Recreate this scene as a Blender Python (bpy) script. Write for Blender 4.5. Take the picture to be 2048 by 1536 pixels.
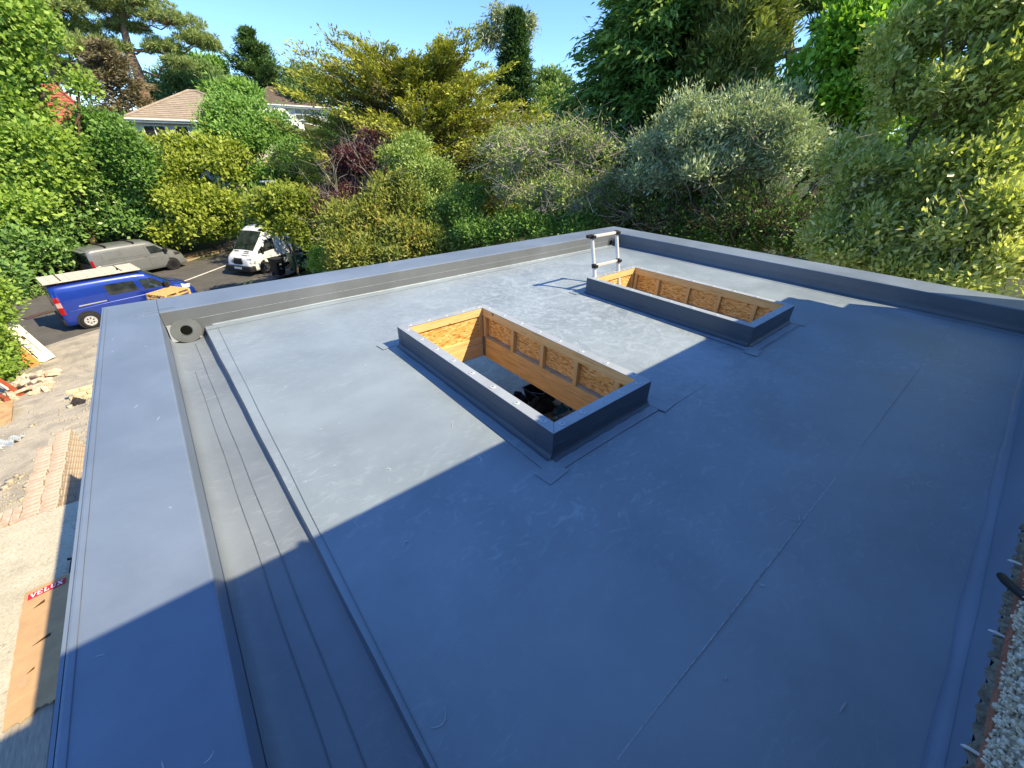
import bpy, bmesh, math, random
import numpy as np
from mathutils import Matrix, Vector

# ------------------------------------------------------------------ scene, camera, sky, sun, exposure
scene = bpy.context.scene
for o in list(bpy.data.objects):
    bpy.data.objects.remove(o)
COL = scene.collection
R = math.radians

cam_d = bpy.data.cameras.new('camera')
cam = bpy.data.objects.new('camera', cam_d)
COL.objects.link(cam)
cam_d.sensor_width = 36.0
cam_d.lens = 36.0 * 805.84 / 2048.0
cam_d.clip_start = 0.05
cam_d.clip_end = 3000
right = Vector((0.77077532, -0.63697723, 0.01286108))
down = Vector((-0.31656363, -0.40042066, -0.85991323))
fwd = Vector((0.55289499, 0.65872855, -0.51027819))
m = Matrix((right, -down, -fwd)).transposed().to_4x4()
m.translation = Vector((0.3157, -6.0484, 2.0))
cam.matrix_world = m
scene.camera = cam

SUN_TRAVEL = Vector((-0.525, 0.80, -1.0)).normalized()
TO_SUN = -SUN_TRAVEL
SUN_EL = math.asin(TO_SUN.z)
SUN_AZ = math.atan2(TO_SUN.x, TO_SUN.y)          # clockwise from +Y
world = bpy.data.worlds.new('World')
scene.world = world
world.use_nodes = True
wn = world.node_tree
wn.nodes.clear()
sky = wn.nodes.new('ShaderNodeTexSky')
sky.sky_type = 'NISHITA'
sky.sun_disc = False
sky.sun_elevation = SUN_EL
sky.sun_rotation = SUN_AZ
sky.air_density = 1.0
sky.dust_density = 0.0
sky.ozone_density = 10.0
bg = wn.nodes.new('ShaderNodeBackground')
bg.inputs['Strength'].default_value = 0.15
wo = wn.nodes.new('ShaderNodeOutputWorld')
wn.links.new(sky.outputs[0], bg.inputs[0])
wn.links.new(bg.outputs[0], wo.inputs[0])

sun_d = bpy.data.lights.new('sun', 'SUN')
sun_d.energy = 4.3
sun_d.angle = R(0.53)
sun_d.color = (1.0, 0.83, 0.52)
sun = bpy.data.objects.new('sun', sun_d)
COL.objects.link(sun)
sun.rotation_euler = SUN_TRAVEL.to_track_quat('-Z', 'Y').to_euler()
sun.location = (20, -30, 40)

scene.view_settings.view_transform = 'Standard'
scene.view_settings.look = 'None'
scene.view_settings.exposure = 0.97
scene.view_settings.gamma = 1.0
scene.view_settings.use_curve_mapping = False
scene.render.engine = 'CYCLES'
scene.cycles.use_denoising = True
scene.cycles.max_bounces = 6
scene.cycles.transparent_max_bounces = 8

# ------------------------------------------------------------------ material helpers
def new_mat(name):
    mt = bpy.data.materials.new(name)
    mt.use_nodes = True
    nt = mt.node_tree
    return mt, nt, nt.nodes['Principled BSDF']

def c4(c):
    return (c[0], c[1], c[2], 1.0)

def noise_node(nt, scale, detail=4, rough=0.55, coord='Object', stretch=None, dist=0.0):
    tc = nt.nodes.new('ShaderNodeTexCoord')
    n = nt.nodes.new('ShaderNodeTexNoise')
    n.inputs['Scale'].default_value = scale
    n.inputs['Detail'].default_value = detail
    n.inputs['Roughness'].default_value = rough
    n.inputs['Distortion'].default_value = dist
    src = tc.outputs[coord]
    if stretch:
        mp = nt.nodes.new('ShaderNodeMapping')
        mp.inputs['Scale'].default_value = stretch
        nt.links.new(src, mp.inputs['Vector'])
        src = mp.outputs[0]
    nt.links.new(src, n.inputs['Vector'])
    return n

def ramp(nt, src, stops):
    r = nt.nodes.new('ShaderNodeValToRGB')
    e = r.color_ramp.elements
    e[0].position = stops[0][0]; e[0].color = c4(stops[0][1])
    e[1].position = stops[-1][0]; e[1].color = c4(stops[-1][1])
    for p, c in stops[1:-1]:
        q = e.new(p); q.color = c4(c)
    nt.links.new(src, r.inputs[0])
    return r

def mixc(nt, fac, a, b, blend='MIX'):
    mx = nt.nodes.new('ShaderNodeMix')
    mx.data_type = 'RGBA'
    mx.blend_type = blend
    for k, val in ((0, fac), (6, a), (7, b)):
        if hasattr(val, 'links') or hasattr(val, 'is_linked'):
            nt.links.new(val, mx.inputs[k])
        elif k == 0:
            mx.inputs[k].default_value = val
        else:
            mx.inputs[k].default_value = c4(val)
    return mx.outputs[2]

def bump(nt, b, height, strength=0.3, dist=0.01):
    bp = nt.nodes.new('ShaderNodeBump')
    bp.inputs['Strength'].default_value = strength
    bp.inputs['Distance'].default_value = dist
    nt.links.new(height, bp.inputs['Height'])
    nt.links.new(bp.outputs[0], b.inputs['Normal'])

def plain(name, col, rough=0.6, spec=0.4, metal=0.0, vary=0.25, scale=6.0, bmp=0.15, stretch=None, coat=0.0):
    mt, nt, b = new_mat(name)
    n = noise_node(nt, scale, 5, 0.6, 'Object', stretch)
    lo = tuple(x * (1 - vary) for x in col)
    hi = tuple(min(1, x * (1 + vary)) for x in col)
    rp = ramp(nt, n.outputs[0], [(0.3, lo), (0.7, hi)])
    nt.links.new(rp.outputs[0], b.inputs['Base Color'])
    b.inputs['Roughness'].default_value = rough
    b.inputs['Specular IOR Level'].default_value = spec
    b.inputs['Metallic'].default_value = metal
    b.inputs['Coat Weight'].default_value = coat
    if bmp > 0:
        n2 = noise_node(nt, scale * 9, 4, 0.6, 'Object', stretch)
        bump(nt, b, n2.outputs[0], bmp, 0.004)
    return mt

M = {}

def membrane(name, base, scuff=0.5, spec=0.5, rough=0.42, trodden=None):
    """single-ply roofing sheet: grey, scuffed white by boots, finely embossed"""
    mt, nt, b = new_mat(name)
    n1 = noise_node(nt, 0.9, 6, 0.62, dist=0.4)
    r1 = ramp(nt, n1.outputs[0], [(0.28, tuple(x * 0.80 for x in base)), (0.72, tuple(x * 1.18 for x in base))])
    # streaky scuffs
    n2 = noise_node(nt, 5.5, 8, 0.72, dist=1.6, stretch=(1.0, 2.2, 1.0))
    r2 = ramp(nt, n2.outputs[0], [(0.53, (0, 0, 0)), (0.70, (1, 1, 1))])
    n3 = noise_node(nt, 0.55, 3, 0.5)
    r3 = ramp(nt, n3.outputs[0], [(0.38, (0, 0, 0)), (0.62, (1, 1, 1))])
    ml = nt.nodes.new('ShaderNodeMath'); ml.operation = 'MULTIPLY'
    nt.links.new(r2.outputs[0], ml.inputs[0]); nt.links.new(r3.outputs[0], ml.inputs[1])
    m2 = nt.nodes.new('ShaderNodeMath'); m2.operation = 'MULTIPLY'
    nt.links.new(ml.outputs[0], m2.inputs[0]); m2.inputs[1].default_value = scuff
    if trodden:                                  # boot dust trodden in round the roof light openings
        tc = nt.nodes.new('ShaderNodeTexCoord')
        vd = nt.nodes.new('ShaderNodeVectorMath'); vd.operation = 'DISTANCE'
        vd.inputs[1].default_value = trodden[:3]
        nt.links.new(tc.outputs['Object'], vd.inputs[0])
        mr = nt.nodes.new('ShaderNodeMapRange')
        mr.inputs['From Min'].default_value = trodden[3]; mr.inputs['From Max'].default_value = trodden[3] * 0.3
        nt.links.new(vd.outputs['Value'], mr.inputs['Value'])
        na = noise_node(nt, 4.0, 9, 0.75, dist=2.2)
        ra = ramp(nt, na.outputs[0], [(0.46, (0, 0, 0)), (0.60, (1, 1, 1))])
        mm = nt.nodes.new('ShaderNodeMath'); mm.operation = 'MULTIPLY'
        nt.links.new(ra.outputs[0], mm.inputs[0]); nt.links.new(mr.outputs[0], mm.inputs[1])
        mm2 = nt.nodes.new('ShaderNodeMath'); mm2.operation = 'MULTIPLY'
        nt.links.new(mm.outputs[0], mm2.inputs[0]); mm2.inputs[1].default_value = 0.62
        mx_ = nt.nodes.new('ShaderNodeMath'); mx_.operation = 'MAXIMUM'
        nt.links.new(m2.outputs[0], mx_.inputs[0]); nt.links.new(mm2.outputs[0], mx_.inputs[1])
        m2 = mx_
    c = mixc(nt, m2.outputs[0], r1.outputs[0], tuple(min(0.62, x * 1.35 + 0.10) for x in base))
    # small chalk flecks
    n4 = noise_node(nt, 16, 6, 0.8, dist=2.5, stretch=(1, 1.8, 1))
    r4 = ramp(nt, n4.outputs[0], [(0.70, (0, 0, 0)), (0.76, (1, 1, 1))])
    m4 = nt.nodes.new('ShaderNodeMath'); m4.operation = 'MULTIPLY'
    nt.links.new(r4.outputs[0], m4.inputs[0]); m4.inputs[1].default_value = 0.35 * scuff + 0.05
    c = mixc(nt, m4.outputs[0], c, (0.55, 0.57, 0.6))
    nt.links.new(c, b.inputs['Base Color'])
    rr = ramp(nt, n1.outputs[0], [(0.3, (rough - 0.06,) * 3), (0.7, (rough + 0.1,) * 3)])
    nt.links.new(rr.outputs[0], b.inputs['Roughness'])
    b.inputs['Specular IOR Level'].default_value = spec
    n5 = noise_node(nt, 260, 2, 0.5)
    n6 = noise_node(nt, 2.2, 6, 0.6, dist=0.6)
    ad = nt.nodes.new('ShaderNodeMath'); ad.operation = 'MULTIPLY_ADD'
    nt.links.new(n6.outputs[0], ad.inputs[0]); ad.inputs[1].default_value = 2.2
    nt.links.new(n5.outputs[0], ad.inputs[2])
    bump(nt, b, ad.outputs[0], 0.22, 0.005)
    return mt

MB_BASE = (0.240, 0.294, 0.348)
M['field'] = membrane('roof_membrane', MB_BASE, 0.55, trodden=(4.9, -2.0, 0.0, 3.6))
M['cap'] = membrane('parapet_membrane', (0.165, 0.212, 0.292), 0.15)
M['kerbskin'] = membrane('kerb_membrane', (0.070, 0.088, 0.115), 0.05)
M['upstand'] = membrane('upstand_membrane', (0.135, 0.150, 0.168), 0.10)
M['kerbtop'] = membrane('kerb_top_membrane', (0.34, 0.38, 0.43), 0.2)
M['channel'] = membrane('gutter_membrane', (0.195, 0.228, 0.27), 0.5)
M['seam'] = plain('lap_seam', (0.11, 0.13, 0.16), 0.5, 0.4, bmp=0)
M['seam_soft'] = plain('gutter_lap', (0.135, 0.155, 0.18), 0.5, 0.4, bmp=0)
M['seam_pale'] = plain('welded_lap_bleed', (0.33, 0.37, 0.42), 0.5, 0.4, vary=0.4, scale=30, bmp=0)
M['flange'] = plain('outlet_flange', (0.05, 0.065, 0.078), 0.5, 0.5)
M['black'] = plain('black_plastic', (0.012, 0.012, 0.014), 0.45, 0.5)
M['rubber'] = plain('tyre_rubber', (0.02, 0.02, 0.021), 0.75, 0.3, scale=30)
M['washer'] = plain('galvanised_washer', (0.43, 0.47, 0.51), 0.4, 0.5, 0.0, vary=0.1, bmp=0)
M['alu'] = plain('brushed_aluminium', (0.74, 0.74, 0.73), 0.35, 0.5, 0.25, vary=0.1, scale=40)
M['steel'] = plain('galvanised_steel', (0.30, 0.31, 0.32), 0.4, 0.5, 0.8, vary=0.3, scale=25)

def timber(name, col, dark, grain=(1.2, 14, 14), knots=True):
    mt, nt, b = new_mat(name)
    tc = nt.nodes.new('ShaderNodeTexCoord')
    mp = nt.nodes.new('ShaderNodeMapping')
    mp.inputs['Scale'].default_value = grain
    nt.links.new(tc.outputs['Object'], mp.inputs[0])
    n = nt.nodes.new('ShaderNodeTexNoise')
    n.inputs['Scale'].default_value = 3.0; n.inputs['Detail'].default_value = 6; n.inputs['Distortion'].default_value = 0.8
    nt.links.new(mp.outputs[0], n.inputs['Vector'])
    r1 = ramp(nt, n.outputs[0], [(0.25, dark), (0.5, col), (0.8, tuple(min(1, x * 1.18) for x in col))])
    c = r1.outputs[0]
    if knots:
        v = nt.nodes.new('ShaderNodeTexVoronoi')
        v.inputs['Scale'].default_value = 2.6
        nt.links.new(tc.outputs['Object'], v.inputs['Vector'])
        r2 = ramp(nt, v.outputs['Distance'], [(0.03, (1, 1, 1)), (0.075, (0, 0, 0))])
        c = mixc(nt, r2.outputs[0], c, tuple(x * 0.28 for x in dark))
    nt.links.new(c, b.inputs['Base Color'])
    b.inputs['Roughness'].default_value = 0.62
    b.inputs['Specular IOR Level'].default_value = 0.3
    bump(nt, b, n.outputs[0], 0.15, 0.004)
    return mt

M['pine_y'] = timber('sawn_pine_along_y', (0.74, 0.50, 0.21), (0.56, 0.34, 0.12), (14, 1.2, 14))
M['pine_x'] = timber('sawn_pine_along_x', (0.76, 0.53, 0.25), (0.58, 0.37, 0.14), (1.2, 14, 14))
M['pine_z'] = timber('sawn_pine_upright', (0.70, 0.48, 0.21), (0.52, 0.32, 0.12), (14, 14, 1.2), False)
M['pale_timber'] = timber('pallet_timber', (0.60, 0.40, 0.17), (0.40, 0.24, 0.09), (2, 9, 9), False)

def osb(name):
    mt, nt, b = new_mat(name)
    tc = nt.nodes.new('ShaderNodeTexCoord')
    v = nt.nodes.new('ShaderNodeTexVoronoi')
    v.inputs['Scale'].default_value = 26
    mp = nt.nodes.new('ShaderNodeMapping')
    mp.inputs['Rotation'].default_value = (0.5, 0.6, 0.4)
    mp.inputs['Scale'].default_value = (0.8, 0.9, 3.2)
    n0 = noise_node(nt, 5, 3)
    mx = nt.nodes.new('ShaderNodeVectorMath'); mx.operation = 'MULTIPLY_ADD'
    nt.links.new(n0.outputs['Color'], mx.inputs[0]); mx.inputs[1].default_value = (0.03, 0.03, 0.03)
    nt.links.new(tc.outputs['Object'], mx.inputs[2])
    nt.links.new(mx.outputs[0], mp.inputs[0])
    nt.links.new(mp.outputs[0], v.inputs['Vector'])
    sp = nt.nodes.new('ShaderNodeSeparateColor')
    nt.links.new(v.outputs['Color'], sp.inputs[0])
    r1 = ramp(nt, sp.outputs[0], [(0.0, (0.36, 0.16, 0.04)), (0.25, (0.64, 0.35, 0.095)), (0.65, (0.76, 0.47, 0.15)), (1.0, (0.88, 0.66, 0.31))])
    nt.links.new(r1.outputs[0], b.inputs['Base Color'])
    b.inputs['Roughness'].default_value = 0.6
    bump(nt, b, v.outputs['Distance'], 0.3, 0.004)
    return mt
M['osb'] = osb('strand_board')

def mottled(name, cols, scale, rough=0.9, bmp=0.4, bscale=60, bdist=0.01, speck=None):
    mt, nt, b = new_mat(name)
    n = noise_node(nt, scale, 8, 0.65, dist=0.5)
    k = len(cols)
    r1 = ramp(nt, n.outputs[0], [(0.28 + 0.44 * i / (k - 1), c) for i, c in enumerate(cols)])
    c = r1.outputs[0]
    n2 = noise_node(nt, bscale, 5, 0.7)
    r2 = ramp(nt, n2.outputs[0], [(0.3, (0.62,) * 3), (0.7, (1.25,) * 3)])
    c = mixc(nt, 0.75, c, r2.outputs[0], 'MULTIPLY')
    if speck:
        n3 = noise_node(nt, speck[0], 4, 0.7)
        r3 = ramp(nt, n3.outputs[0], [(0.60, (0, 0, 0)), (0.68, (1, 1, 1))])
        c = mixc(nt, r3.outputs[0], c, speck[1])
    nt.links.new(c, b.inputs['Base Color'])
    b.inputs['Roughness'].default_value = rough
    b.inputs['Specular IOR Level'].default_value = 0.2
    bump(nt, b, n2.outputs[0], bmp, bdist)
    return mt

M['ground'] = mottled('leaf_litter_soil', [(0.05, 0.042, 0.022), (0.075, 0.075, 0.03), (0.05, 0.07, 0.02), (0.12, 0.095, 0.055)], 0.8, bmp=0.6, bscale=12, bdist=0.05)
M['asphalt'] = mottled('road_asphalt', [(0.085, 0.082, 0.078), (0.11, 0.105, 0.10), (0.135, 0.128, 0.12)], 1.3, 0.85, 0.3, 70, 0.006)
M['drive'] = mottled('dusty_drive', [(0.23, 0.21, 0.18), (0.36, 0.325, 0.27), (0.50, 0.445, 0.355), (0.29, 0.27, 0.235)], 1.1, 0.95, 0.5, 38, 0.012, (2.3, (0.54, 0.48, 0.37)))
M['terrace'] = mottled('rough_concrete', [(0.42, 0.385, 0.30), (0.52, 0.475, 0.37), (0.60, 0.555, 0.45)], 1.6, 0.95, 0.6, 30, 0.015, (9, (0.33, 0.30, 0.24)))
M['litter'] = mottled('verge_litter', [(0.20, 0.13, 0.075), (0.33, 0.23, 0.13), (0.42, 0.30, 0.17)], 2.2, 0.95, 0.5, 25, 0.02)
M['kerbstone'] = mottled('kerb_concrete', [(0.33, 0.27, 0.17), (0.42, 0.35, 0.23)], 2.0)
M['paint'] = plain('road_paint', (0.62, 0.61, 0.58), 0.8, 0.2, vary=0.3, scale=9)
M['yellowpaint'] = plain('yellow_road_paint', (0.55, 0.42, 0.12), 0.8, 0.2, vary=0.3, scale=9)
M['floor'] = mottled('dusty_screed', [(0.46, 0.42, 0.36), (0.58, 0.54, 0.46), (0.72, 0.68, 0.58)], 4.2, 0.9, 0.5, 24, 0.02)
M['block'] = plain('blockwork', (0.30, 0.29, 0.28), 0.9, 0.2)
M['render'] = plain('painted_render', (0.62, 0.60, 0.55), 0.85, 0.2)
M['mortar'] = mottled('lime_mortar', [(0.40, 0.36, 0.28), (0.52, 0.47, 0.37)], 6, 0.95, 0.6, 60, 0.01)
M['soffit'] = plain('white_upvc', (0.72, 0.72, 0.70), 0.35, 0.5, vary=0.05, bmp=0)
M['gutter_w'] = plain('white_gutter', (0.72, 0.72, 0.70), 0.35, 0.5, vary=0.05, bmp=0)
M['cement'] = mottled('grey_mortar_bed', [(0.18, 0.16, 0.115), (0.32, 0.28, 0.21), (0.46, 0.41, 0.32)], 14, 0.95, 0.9, 60, 0.02)
M['dashbed'] = mottled('pebbledash_bed', [(0.40, 0.35, 0.27), (0.55, 0.49, 0.39)], 12, 0.95, 0.8, 70, 0.015)
M['redbrick'] = mottled('red_brick_edge', [(0.34, 0.125, 0.07), (0.46, 0.19, 0.12)], 8, 0.9, 0.4, 60, 0.006)

def brickmat(name, a, b_, dust):
    mt, nt, b = new_mat(name)
    oi = nt.nodes.new('ShaderNodeObjectInfo')
    r1 = ramp(nt, oi.outputs['Random'], [(0.0, a), (1.0, b_)])
    n = noise_node(nt, 9, 6, 0.7)
    r2 = ramp(nt, n.outputs[0], [(0.36, (0, 0, 0)), (0.58, (1, 1, 1))])
    c = mixc(nt, r2.outputs[0], r1.outputs[0], dust)
    nt.links.new(c, b.inputs['Base Color'])
    b.inputs['Roughness'].default_value = 0.9
    b.inputs['Specular IOR Level'].default_value = 0.2
    n2 = noise_node(nt, 60, 4)
    bump(nt, b, n2.outputs[0], 0.5, 0.006)
    return mt
M['brick'] = brickmat('old_facing_brick', (0.38, 0.24, 0.165), (0.48, 0.36, 0.27), (0.58, 0.49, 0.39))
M['yellowbrick'] = brickmat('buff_brick', (0.52, 0.38, 0.19), (0.60, 0.47, 0.27), (0.66, 0.57, 0.40))
M['rubblebrick'] = brickmat('rubble_brick', (0.40, 0.22, 0.13), (0.62, 0.48, 0.33), (0.70, 0.60, 0.46))

def paintmat(name, col, rough=0.22, coat=0.8, metal=0.0):
    mt, nt, b = new_mat(name)
    n = noise_node(nt, 3.0, 4)
    r1 = ramp(nt, n.outputs[0], [(0.3, tuple(x * 0.94 for x in col)), (0.7, tuple(min(1, x * 1.05) for x in col))])
    nt.links.new(r1.outputs[0], b.inputs['Base Color'])
    b.inputs['Roughness'].default_value = rough
    b.inputs['Metallic'].default_value = metal
    b.inputs['Coat Weight'].default_value = coat
    b.inputs['Coat Roughness'].default_value = 0.06
    return mt
M['bluepaint'] = paintmat('blue_van_paint', (0.005, 0.036, 0.31), 0.3, 0.9, 0.25)
M['greypaint'] = paintmat('grey_van_paint', (0.155, 0.165, 0.17), 0.35, 0.45)
M['whitepaint'] = paintmat('white_van_paint', (0.80, 0.81, 0.80), 0.3, 0.6)
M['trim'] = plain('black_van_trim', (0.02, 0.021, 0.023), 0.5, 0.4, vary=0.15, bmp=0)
mt, nt, b = new_mat('dark_glass')
n = noise_node(nt, 2.2, 3)
r1 = ramp(nt, n.outputs[0], [(0.35, (0.010, 0.014, 0.015)), (0.65, (0.035, 0.045, 0.046))])
nt.links.new(r1.outputs[0], b.inputs['Base Color'])
b.inputs['Roughness'].default_value = 0.06
b.inputs['Specular IOR Level'].default_value = 0.7
M['glass'] = mt
M['redlens'] = plain('red_lens', (0.35, 0.01, 0.012), 0.15, 0.6, bmp=0, vary=0.1)
M['clearlens'] = plain('clear_lens', (0.62, 0.65, 0.68), 0.12, 0.8, bmp=0, vary=0.1)
M['chrome'] = plain('silver_trim', (0.70, 0.72, 0.74), 0.22, 0.6, 0.7, bmp=0, vary=0.05)
M['rim_silver'] = plain('silver_alloy', (0.62, 0.63, 0.64), 0.3, 0.5, 0.4, bmp=0, vary=0.1)
M['rackwood'] = plain('weathered_white_boards', (0.55, 0.51, 0.43), 0.7, 0.2, vary=0.15, scale=9)
M['card'] = plain('corrugated_card', (0.50, 0.32, 0.17), 0.85, 0.2, vary=0.12, scale=5)
M['slot_shade_and_plate'] = plain('slot_shade_and_lock_plate', (0.07, 0.04, 0.02), 0.9, 0.1, bmp=0)  # dark brown painted for shade inside slots and holes, also the lock plate
M['velux_red'] = plain('red_print', (0.62, 0.02, 0.05), 0.6, 0.3, vary=0.05, bmp=0)
M['print_white'] = plain('white_print', (0.80, 0.79, 0.76), 0.6, 0.3, vary=0.05, bmp=0)
M['print_dark'] = plain('dark_print', (0.05, 0.055, 0.07), 0.6, 0.3, vary=0.05, bmp=0)
M['doorwhite'] = plain('old_white_paint', (0.72, 0.68, 0.57), 0.7, 0.3, vary=0.15, scale=4)
M['orangewood'] = plain('orange_stained_board', (0.52, 0.20, 0.045), 0.6, 0.3, vary=0.2, scale=4)
M['redwood'] = plain('red_stained_timber', (0.33, 0.075, 0.03), 0.6, 0.3, vary=0.25, scale=5)
M['greenbin'] = plain('green_bin_plastic', (0.03, 0.085, 0.04), 0.45, 0.4, vary=0.1, bmp=0)
M['teal'] = plain('teal_tool_plastic', (0.02, 0.16, 0.19), 0.4, 0.5, bmp=0)
M['bagcloth'] = plain('dark_bag_cloth', (0.035, 0.032, 0.036), 0.85, 0.2, vary=0.4, scale=8)
M['bluebag'] = plain('grey_plastic_sheet', (0.36, 0.40, 0.44), 0.4, 0.5, vary=0.2, scale=7)
M['lampgrey'] = plain('pale_lamp_metal', (0.62, 0.64, 0.64), 0.4, 0.5, 0.3, bmp=0)
M['teak'] = plain('teal_door_paint', (0.03, 0.16, 0.20), 0.4, 0.5, bmp=0)
M['bark'] = plain('brown_bark', (0.11, 0.075, 0.05), 0.9, 0.2, vary=0.4, scale=4, bmp=0.6)
M['pinebark'] = plain('pine_bark', (0.27, 0.18, 0.125), 0.9, 0.2, vary=0.35, scale=3, bmp=0.6)
M['greybark'] = plain('grey_bare_wood', (0.34, 0.30, 0.255), 0.85, 0.2, vary=0.3, scale=5, bmp=0.4)
M['whitebark'] = plain('bleached_twigs', (0.46, 0.42, 0.37), 0.85, 0.2, vary=0.2, scale=5, bmp=0.3)
M['rooftile_b'] = None

def rooftile(name, cols):
    mt, nt, b = new_mat(name)
    oi = nt.nodes.new('ShaderNodeObjectInfo')
    r1 = ramp(nt, oi.outputs['Random'], [(0.0, cols[0]), (1.0, cols[1])])
    n = noise_node(nt, 2.5, 6, 0.7)
    r2 = ramp(nt, n.outputs[0], [(0.35, (0.78,) * 3), (0.65, (1.15,) * 3)])
    c = mixc(nt, 0.9, r1.outputs[0], r2.outputs[0], 'MULTIPLY')
    nt.links.new(c, b.inputs['Base Color'])
    b.inputs['Roughness'].default_value = 0.9
    b.inputs['Specular IOR Level'].default_value = 0.2
    n2 = noise_node(nt, 30, 3)
    bump(nt, b, n2.outputs[0], 0.3, 0.01)
    return mt
M['tile_buff'] = rooftile('buff_roof_tile', ((0.33, 0.27, 0.21), (0.40, 0.335, 0.265)))
M['tile_brown'] = rooftile('brown_roof_tile', ((0.15, 0.115, 0.095), (0.22, 0.17, 0.145)))
M['tile_red'] = rooftile('red_roof_tile', ((0.36, 0.10, 0.07), (0.46, 0.15, 0.10)))

def leafmat(name, stops, trans=0.30, rough=0.5, spec=0.35):
    mt, nt, b = new_mat(name)
    at = nt.nodes.new('ShaderNodeAttribute')
    at.attribute_name = 'rnd'
    k = len(stops)
    r1 = ramp(nt, at.outputs['Fac'], [(i / (k - 1), c) for i, c in enumerate(stops)])
    nt.links.new(r1.outputs[0], b.inputs['Base Color'])
    b.inputs['Roughness'].default_value = rough
    b.inputs['Specular IOR Level'].default_value = spec
    tr = nt.nodes.new('ShaderNodeBsdfTranslucent')
    g = mixc(nt, 1.0, r1.outputs[0], (1.25, 1.3, 0.55), 'MULTIPLY')
    nt.links.new(g, tr.inputs[0])
    ms = nt.nodes.new('ShaderNodeMixShader')
    ms.inputs[0].default_value = trans
    nt.links.new(b.outputs[0], ms.inputs[1])
    nt.links.new(tr.outputs[0], ms.inputs[2])
    nt.links.new(ms.outputs[0], nt.nodes['Material Output'].inputs[0])
    return mt

# ------------------------------------------------------------------ object helpers
ACC = {}

def tag(o, label, cat, group=None, kind=None):
    if label: o['label'] = label
    if cat: o['category'] = cat
    if group: o['group'] = group
    if kind: o['kind'] = kind
    return o

def root(name, loc, label=None, cat=None, group=None, rotz=0.0, local=False):
    o = bpy.data.objects.new(name, None)
    COL.objects.link(o)
    o.location = loc
    o.rotation_euler = (0, 0, rotz)
    o.empty_display_size = 0.2
    ACC[o.name] = Vector((0, 0, 0)) if local else Vector(loc)
    return tag(o, label, cat, group)

def attach(o, parent):
    if parent is not None:
        a = ACC.get(parent.name, Vector((0, 0, 0)))
        o.parent = parent
        o.location = o.location - a
    ACC[o.name] = Vector((0, 0, 0))
    return o

def obj_from(name, me, mat, parent=None):
    o = bpy.data.objects.new(name, me)
    COL.objects.link(o)
    if mat is not None and not me.materials:
        me.materials.append(mat)
    return attach(o, parent)

def shared(name, src, parent, loc, rot=(0, 0, 0), scale=(1, 1, 1)):
    o = bpy.data.objects.new(name, src)
    COL.objects.link(o)
    o.location = loc; o.rotation_euler = rot; o.scale = scale
    return attach(o, parent)

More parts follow.
